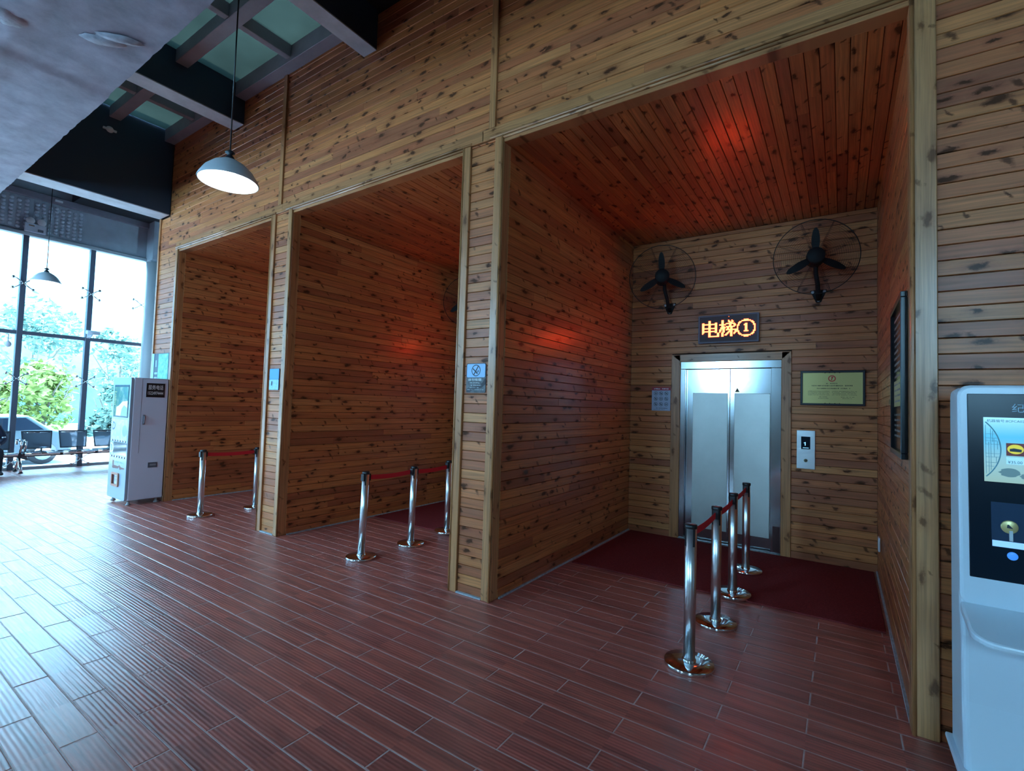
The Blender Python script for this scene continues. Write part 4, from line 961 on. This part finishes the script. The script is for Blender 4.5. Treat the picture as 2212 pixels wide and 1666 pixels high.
# ------------------------------------------------------------------ pendant lamps
def pendant(x, y, z, R, zt, label):
    t = thing('pendant_lamp', label, 'lamp', (x, y, z), 0, 'pendant lamps')
    po = [(R, 0.0), (R*1.01, 0.006), (R*0.96, 0.03), (R*0.80, 0.085), (R*0.55, 0.135), (R*0.30, 0.165), (R*0.16, 0.175)]
    MB().lathe(po, 48).build('shade', P('shade_grey', (0.55, 0.60, 0.64), 0.4), t).data.polygons
    sh = t.children[0]; me = sh.data
    bm = bmesh.new(); bm.from_mesh(me)
    for f in [f for f in bm.faces if len(f.verts) > 8]: bm.faces.remove(f)
    bm.to_mesh(me); bm.free()
    pi_ = [(r*0.975, h*0.97+0.001) for r, h in po]
    o = MB().lathe(pi_, 48).build('reflector', P('reflector_white', (0.86, 0.88, 0.90), 0.3), t); me = o.data
    bm = bmesh.new(); bm.from_mesh(me)
    for f in [f for f in bm.faces if len(f.verts) > 8]: bm.faces.remove(f)
    bmesh.ops.reverse_faces(bm, faces=bm.faces); bm.to_mesh(me); bm.free()
    MB().lathe([(0.0, 0.055), (0.035, 0.06), (0.05, 0.085), (0.045, 0.115), (0.022, 0.15), (0.02, 0.175)], 20).build('bulb', P('cool_bulb', (0.9, 0.9, 0.9), 0.4, emit=(0.70, 0.88, 1.0), es=26.0), t)
    MB().lathe([(0.034, 0.170), (0.036, 0.178), (0.026, 0.200), (0.020, 0.205), (0.012, 0.212), (0.034, 0.226), (0.034, 0.231), (0.012, 0.246), (0.006, 0.252)], 20).build('holder', P('holder_black', (0.02, 0.025, 0.035), 0.3), t)
    MB().tube([(0, 0, 0.25), (0, 0, zt-z)], 0.0055, 8).build('cord', BLACK, t)
    MB().lathe([(0.045, zt-z-0.02), (0.045, zt-z)], 16).build('ceiling_rose', BLACK, t)
pendant(-3.84, -1.28, 3.12, 0.205, 5.45, 'grey pendant lamp hanging before the front wall, its bulb lit')
pendant(-11.06, -0.72, 3.33, 0.195, 5.55, 'pendant lamp hanging in front of the end window')

# small fittings up high
t = thing('emergency_light', 'white emergency light with two round heads on the window lintel', 'emergency light', (XW+0.105, -0.53, 4.53), PI/2)
MB().box((-0.15, -0.06, 0.03), (0.15, 0.0, 0.19)).build('case', WHITEP, t, 0.006, 2)
MB().box((0.03, -0.062, 0.05), (0.11, -0.059, 0.10)).build('status_panel', GREYT, t)
MB().box((-0.10, -0.062, 0.14), (-0.02, -0.059, 0.16)).build('label_strip', P('label_brown', (0.35, 0.2, 0.1), 0.5), t)
for u in (-0.08, 0.08): MB().lathe([(0.02, 0.0), (0.05, 0.03), (0.066, 0.05), (0.062, 0.056), (0, 0.05)], 20, (u, 0, 0.245), axis='y').build('lamp_head', P('lamp_head_white', (0.78, 0.72, 0.72), 0.3), t)
for u in (-0.08, 0.08): MB().box((u-0.012, -0.04, 0.185), (u+0.012, -0.015, 0.22)).build('head_bracket', WHITEP, t)
t = thing('security_camera', 'white security camera on the mullion above the bench', 'camera', (XW+0.065, 0.395, 2.70), PI/2)
MB().box((-0.03, -0.02, -0.06), (0.03, 0.0, 0.05)).build('mount', WHITEP, t, 0.004, 1)
MB().tube([(0, -0.015, -0.02), (0.02, -0.06, -0.03), (0.04, -0.07, 0.02)], 0.018, 10).build('arm', WHITEP, t)
MB().tube([(-0.06, -0.10, 0.055), (0.16, -0.06, 0.06)], 0.04, 14).build('housing', WHITEP, t)
t = thing('hanging_camera', 'small round white camera hanging near the photo edge', 'camera', (XW+0.20, -0.80, 2.36), PI/2)
MB().lathe([(0.0, -0.05), (0.035, -0.035), (0.05, 0.0), (0.045, 0.03), (0.03, 0.05), (0.008, 0.07), (0.008, 0.20)], 16).build('dome', WHITEP, t)
MB().tube([(0.0, 0.0, 0.19), (-0.02, 0.12, 0.20)], 0.010, 8).build('bracket', CHROME, t)
t = thing('wall_detector', 'small white detector on the dark side of the deep beam', 'detector', (-8.345, -0.766, 5.12), PI/2)
MB().lathe([(0.035, 0.0), (0.045, 0.02), (0.03, 0.05), (0, 0.055)], 16, axis='y').build('housing', WHITEP, t)
MB().box((-0.075, -0.03, -0.012), (0.075, -0.005, 0.012)).build('bar', WHITEP, t)
t = thing('ceiling_detector', 'small white fitting on the rail above the domed panels', 'detector', (XW+0.125, -0.221, 5.29), PI/2)
MB().box((-0.06, -0.03, -0.02), (0.06, 0.0, 0.02)).build('housing', P('fitting_white', (0.8, 0.85, 0.88), 0.3), t, 0.006, 2)  # plain pale housing colour, no emission

# ------------------------------------------------------------------ waiting bench
t = thing('waiting_bench', 'row of dark mesh waiting seats with chrome arms before the window', 'bench', (XW+0.42, 0, 0))
MESHB = glass_mat('perforated_steel_mesh', (0.45, 0.5, 0.55))
def _mesh_mix():
    nt = MESHB.node_tree; out = nt.nodes['Material Output']; mx = [n for n in nt.nodes if n.type == 'MIX_SHADER'][0]
    d = nn(nt, 'ShaderNodeBsdfDiffuse'); d.inputs[0].default_value = (0.22, 0.27, 0.33, 1); x = nn(nt, 'ShaderNodeMixShader'); x.inputs[0].default_value = 0.6
    nt.links.new(mx.outputs[0], x.inputs[1]); nt.links.new(d.outputs[0], x.inputs[2]); nt.links.new(x.outputs[0], out.inputs[0])
_mesh_mix()
FRB = P('bench_dark_frame', (0.05, 0.06, 0.075), 0.35, 0.3)
MB().box((-0.03, -2.75, 0.28), (0.05, 1.10, 0.335)).build('beam', P('bench_beam', (0.14, 0.10, 0.10), 0.3, 0.7), t, 0.006, 1)
cs = [-2.47, -1.94, -1.41, -0.88, -0.30, 0.235, 0.77]
for c in cs:
    h = 0.245
    s = MB().prism([(0.175, 0.352), (0.165, 0.372), (-0.12, 0.345), (-0.19, 0.37), (-0.20, 0.355), (-0.12, 0.33)], c-h, c+h, 'xz')
    s = MB(); s.prism([(0.16, 0.355), (0.16, 0.372), (-0.12, 0.345), (-0.17, 0.365), (-0.175, 0.35), (-0.12, 0.33)], c-h, c+h, 'xz'); so = s.build('seat', MESHB, t)
    m = MB().tube([(0.165, c-h, 0.345), (0.165, c+h, 0.345)], 0.028, 12); m.build('front_roll', CHROME, so)
    e = 0.022
    def bk(y, z): return (-0.16 - (z-0.40)*0.28, y, z)
    bo = MB(); y0, y1, z0, z1 = c-h+0.02, c+h-0.04, 0.415, 0.735
    bo.tube([bk(y0+0.02, z0), bk(y0, z1), bk(y1, z1), bk(y1-0.02, z0)], 0.014, 8, closed=True); bko = bo.build('back_frame', FRB, t)
    m = MB(); m.add([bk(y0+0.02, z0), bk(y1-0.02, z0), bk(y1, z1), bk(y0, z1)], [(0,1,2,3)]); v = [Vector(q)+Vector((-0.006,0,0)) for q in m.v]; m.add(v, [(3,2,1,0)]); m.build('back_mesh', MESHB, bko)
    MB().tube([bk(y0+0.03, z1-0.025), bk(y1-0.03, z1-0.025)], 0.010, 8).build('back_rail', CHROME, bko)
    MB().box((-0.17, c-0.02, 0.30), (0.0, c+0.02, 0.345)).build('seat_bracket', FRB, t)
    MB().tube([(-0.02, c+0.05, 0.31), (-0.15, c+0.05, 0.33), bk(c+0.05, 0.43)], 0.014, 8).build('back_bracket', FRB, t)
for y in (-2.20, -0.59, 1.03):
    lg_ = MB().tube([(0.01, y, 0.29), (0.17, y, 0.10), (0.21, y, 0.012)], 0.024, 10).build('leg', CHROME, t)
    MB().tube([(0.01, y, 0.29), (-0.13, y, 0.10), (-0.17, y, 0.012)], 0.020, 10).build('leg', CHROME, t)
    for xx in (0.21, -0.17): MB().lathe([(0.036, 0), (0.032, 0.015), (0.015, 0.022)], 12, (xx, y, 0)).build('foot', BLACK, t)
    MB().box((-0.06, y-0.03, 0.265), (0.07, y+0.03, 0.345)).build('leg_clamp', FRB, t, 0.006, 1)
for y in (-2.20, -0.59, 1.03):
    MB().tube([(0.05, y, 0.33), (0.13, y, 0.46), (0.16, y, 0.57), (-0.17, y, 0.585), (-0.20, y, 0.50)], 0.019, 10).build('armrest', CHROME, t)
    MB().tube([(0.05, y+0.06, 0.33), (0.13, y+0.06, 0.46), (0.16, y+0.06, 0.57), (-0.17, y+0.06, 0.585)], 0.019, 10).build('armrest', CHROME, t)

# ------------------------------------------------------------------ person seated at the left edge (only a sleeve and hip enter the photo)
def person():
    t = thing('person', 'person in a dark navy jacket sitting on the bench, cut by the photo edge', 'person', (XW+0.42, -1.045, 0))
    NAVY = P('navy_cloth', (0.010, 0.012, 0.035), 0.85)
    J = {'pelvis': (0.0, 0, 0.46, 0.135, 0.11), 'waist': (-0.03, 0, 0.60, 0.13, 0.10), 'chest': (-0.05, 0, 0.78, 0.15, 0.11), 'neck0': (-0.05, 0, 0.90, 0.07, 0.07), 'neck': (-0.03, 0, 0.965, 0.048, 0.048), 'headlow': (0.0, 0, 1.03, 0.07, 0.062), 'head': (0.0, 0, 1.12, 0.088, 0.075), 'crown': (-0.01, 0, 1.185, 0.06, 0.055)}
    ed = [('pelvis', 'waist'), ('waist', 'chest'), ('chest', 'neck0'), ('neck0', 'neck'), ('neck', 'headlow'), ('headlow', 'head'), ('head', 'crown')]
    for s, k in ((1, 'l'), (-1, 'r')):
        J.update({k+'hip': (0.04, s*0.10, 0.44, 0.09, 0.085), k+'knee': (0.36, s*0.14, 0.43, 0.062, 0.062), k+'shin': (0.37, s*0.145, 0.25, 0.05, 0.05), k+'ank': (0.36, s*0.15, 0.07, 0.036, 0.036), k+'toe': (0.50, s*0.16, 0.035, 0.034, 0.030),
                  k+'sh': (-0.05, s*0.16, 0.85, 0.065, 0.065), k+'el': (-0.02, s*0.265, 0.60, 0.055, 0.05), k+'wr': (0.19, s*0.15, 0.53, 0.034, 0.03), k+'hand': (0.25, s*0.10, 0.52, 0.036, 0.022)})
        ed += [('pelvis', k+'hip'), (k+'hip', k+'knee'), (k+'knee', k+'shin'), (k+'shin', k+'ank'), (k+'ank', k+'toe'), ('chest', k+'sh'), (k+'sh', k+'el'), (k+'el', k+'wr'), (k+'wr', k+'hand')]
        for f in range(4):
            q = k+'f%d' % f; ln = (0.050, 0.058, 0.054, 0.042)[f]; dy = (f-1.5)*0.017
            J[q] = (0.285, s*0.09+dy, 0.512, 0.0085, 0.0085); J[q+'b'] = (0.285+ln*0.7, s*0.085+dy, 0.498, 0.0078, 0.0078); ed += [(k+'hand', q), (q, q+'b')]
        J[k+'th'] = (0.25, s*0.10-s*0.045, 0.53, 0.009, 0.009); ed.append((k+'hand', k+'th'))
    ks = list(J); me = bpy.data.meshes.new('body'); me.from_pydata([J[k][:3] for k in ks], [(ks.index(a), ks.index(b)) for a, b in ed], [])
    o = link('body', me, t)
    md = o.modifiers.new('skin', 'SKIN'); md.use_smooth_shade = True
    for i, k in enumerate(ks):
        sv = me.skin_vertices[0].data[i]; sv.radius = J[k][3:]; sv.use_root = (k == 'pelvis')
    ss = o.modifiers.new('sub', 'SUBSURF'); ss.levels = 1; ss.render_levels = 1
    SKIN = P('skin', (0.50, 0.30, 0.21), 0.55); TRS = P('dark_trousers', (0.015, 0.016, 0.03), 0.85); SHOE = P('shoe', (0.02, 0.02, 0.022), 0.5)
    me2 = bpy.data.meshes.new_from_object(o.evaluated_get(bpy.context.evaluated_depsgraph_get()))
    o.modifiers.clear(); o.data = me2; me2.materials.clear()
    for mm in (NAVY, SKIN, TRS, SHOE): me2.materials.append(mm)
    for p in me2.polygons:
        c = p.center; p.use_smooth = True
        i = 0
        if c.z > 0.955 or (c.x > 0.20 and c.z > 0.49 and c.z < 0.56): i = 1
        elif c.z < 0.075: i = 3
        elif c.z < 0.505 and (c.x > 0.06 or c.z < 0.40): i = 2
        p.material_index = i
    hm = MB().lathe([(0.0, 0.118), (0.05, 0.105), (0.082, 0.06), (0.090, 0.01), (0.083, -0.04)], 20, (-0.015, 0, 1.13)); me3 = hm.mesh('hair', P('black_hair', (0.01, 0.009, 0.009), 0.5))
    bm = bmesh.new(); bm.from_mesh(me3); bmesh.ops.delete(bm, geom=[v for v in bm.verts if v.co.x > 0.035 and v.co.z < 1.17], context='VERTS'); bm.to_mesh(me3); bm.free()
    link('hair', me3, t)
    for s in (1, -1):
        MB().lathe([(0.0, 0.0), (0.007, 0.003), (0.0, 0.006)], 8, (0.072, s*0.028, 1.105), axis='x').build('eye', DARKT, t)
        MB().lathe([(0.0, -0.006), (0.02, 0.0), (0.0, 0.006)], 8, (0.0, s*0.078, 1.095)).build('ear', SKIN, t)
    MB().tube([(0.075, 0, 1.105), (0.093, 0, 1.075), (0.078, 0, 1.068)], [0.007, 0.012, 0.008], 8).build('nose', SKIN, t)
    MB().tube([(0.068, -0.022, 1.043), (0.074, 0, 1.041), (0.068, 0.022, 1.043)], 0.004, 6).build('mouth', P('lips', (0.40, 0.16, 0.13), 0.5), t)
    for dz in (0.0,):
        MB().tube([(0.028, 0.262, 0.655), (0.034, 0.25, 0.652)], 0.012, 6).build('sleeve_mark', WHITET, t)
        MB().tube([(0.045, 0.232, 0.652), (0.052, 0.215, 0.650)], 0.012, 6).build('sleeve_mark', WHITET, t)
person()

# ------------------------------------------------------------------ outside: forecourt, car, hillside, trees
GR = P('pale_forecourt', (0.20, 0.24, 0.27), 0.9, var=0.1, vs=1)
o = MB().box((-60, -50, -0.40), (XW-0.1, 50, -0.14)).build('ground', GR); struct(o, 'pale forecourt ground outside the end window', 'ground')
def hill():
    m = MB(); NX, NY = 40, 60; vs = []
    for j in range(NY+1):
        for i in range(NX+1):
            u = i/NX; y = -70+140*j/NY; x = -34-60*u
            z = -0.3 + 34*(u**0.75) + 3.0*noise.noise(Vector((x*0.07, y*0.07, 0)))*min(1, u*4)
            vs.append((x, y, z - max(0, y-6)*0.45*u))
    m.add(vs, [(j*(NX+1)+i, j*(NX+1)+i+1, (j+1)*(NX+1)+i+1, (j+1)*(NX+1)+i) for j in range(NY) for i in range(NX)], 0, True)
    mt, nt, b = base('hazy_hillside'); f = noise_n(nt, nn(nt, 'ShaderNodeNewGeometry').outputs['Position'], 0.35, 6, 0.7)
    nt.links.new(ramp(nt, f, [(0.35, (0.014, 0.060, 0.095)), (0.65, (0.042, 0.12, 0.15))]), b.inputs['Base Color']); b.inputs['Roughness'].default_value = 1  # blue distance haze is painted into the hill's base colour
    o = m.build('hill', mt); struct(o, 'hazy wooded hillside beyond the end window', 'hill')
hill()
BARK = P('bark', (0.10, 0.08, 0.06), 0.9)
def tree(x, y, h, r, col, label, seed, group):
    rg = random.Random(seed); t = thing('tree', label, 'tree', (x, y, -0.2), 0, group)
    MB().tube([(0, 0, 0), (0.1, 0.05, h*0.35), (0.05, 0, h*0.7)], [0.09, 0.07, 0.03], 7).build('trunk', BARK, t)
    for k in range(5):
        a = rg.uniform(0, 2*PI); MB().tube([(0.08, 0.03, h*rg.uniform(0.25, 0.5)), (math.cos(a)*r*0.5, math.sin(a)*r*0.5, h*rg.uniform(0.5, 0.75)), (math.cos(a)*r*0.8, math.sin(a)*r*0.8, h*rg.uniform(0.7, 0.95))], [0.04, 0.025, 0.01], 5).build('branch', BARK, t)
    m = MB(); cl_ = [(rg.gauss(0, r*0.42), rg.gauss(0, r*0.42), h*rg.uniform(0.35, 1.0), r*rg.uniform(0.25, 0.5)) for _ in range(16)]
    for cx, cy, cz, cr in cl_:
        for _ in range(110):
            d = Vector((rg.gauss(0,1), rg.gauss(0,1), rg.gauss(0,1))).normalized()*cr*rg.uniform(0.6, 1.05)
            p = Vector((cx, cy, cz)) + d; a = Vector((rg.gauss(0,1), rg.gauss(0,1), rg.gauss(0,0.6))).normalized(); b = a.cross(Vector((rg.gauss(0,1), rg.gauss(0,1), rg.gauss(0,1)))).normalized()
            L, Wd = rg.uniform(0.08, 0.16), rg.uniform(0.04, 0.07)
            m.add([p-a*L, p-b*Wd, p+a*L, p+b*Wd], [(0,1,2,3)])
    tag(m.build('foliage', P('foliage_%d' % seed, col, 0.8, var=0.3, vs=2), t), kind='stuff')
YG, DG, PG = (0.13, 0.17, 0.030), (0.025, 0.07, 0.07), (0.09, 0.16, 0.13)
TG = 'trees outside the end window'
for i, (x, y, h, r, c, l) in enumerate(((-18.4, -0.25, 1.9, 0.7, YG, 'low yellow-green bush outside at the left edge of the photo'), (-22.0, 1.7, 2.4, 1.0, YG, 'yellow-green bush outside between the two mullions'),
        (-18.6, 2.6, 1.9, 0.6, PG, 'pale green bush outside between the inner mullion and the vending machine'), (-25.5, 2.1, 4.8, 1.5, PG, 'pale feathery tree outside between the two mullions, taller than the bushes'),
        (-26, 5.0, 4.2, 1.3, PG, 'pale tree outside above the vending machine, beside the grey column'), (-27, -0.9, 5.0, 1.5, DG, 'dark blue-green tree outside behind the bush at the photo edge'))):
    tree(x, y, h, r, c, l, i+3, TG)
def car():
    t = thing('car', 'grey-blue parked car outside behind the bench', 'car', (-15.6, -0.55, -0.14), PI/2)
    CB = P('car_paint', (0.035, 0.07, 0.09), 0.4)
    pr = [(-1.3, 0.22), (-1.35, 0.55), (-1.2, 0.68), (-0.75, 0.74), (-0.45, 1.08), (0.55, 1.10), (0.95, 0.78), (1.3, 0.70), (1.35, 0.40), (1.3, 0.22)]
    MB().prism(pr, -0.55, 0.55).build('body', CB, t, 0.05, 3)
    MB().prism([(-0.68, 0.76), (-0.42, 1.03), (0.02, 1.04), (0.02, 0.76)], -0.556, 0.556).build('side_window', BLACKG, t)
    MB().prism([(0.06, 0.76), (0.06, 1.04), (0.50, 1.05), (0.82, 0.78)], -0.556, 0.556).build('side_window', BLACKG, t)
    for u in (-0.82, 0.82):
        for s in (-1, 1):
            wh = MB().lathe([(0.24, -0.08), (0.25, -0.05), (0.25, 0.05), (0.24, 0.08)], 24, (u, s*0.50, 0.25), axis='y').build('wheel', BLACK, t)
            MB().lathe([(0.15, s*0.0-0.09), (0.15, 0.09)], 16, (u, s*0.50, 0.25), axis='y').build('hub_cap', CHROME, wh)
    for s in (-1, 1): MB().box((-1.36, s*0.40-0.1, 0.52), (-1.31, s*0.40+0.1, 0.62)).build('headlamp', WHITEP, t)
    MB().box((-1.37, -0.5, 0.24), (-1.30, 0.5, 0.34)).build('bumper', BLACKM, t)
car()
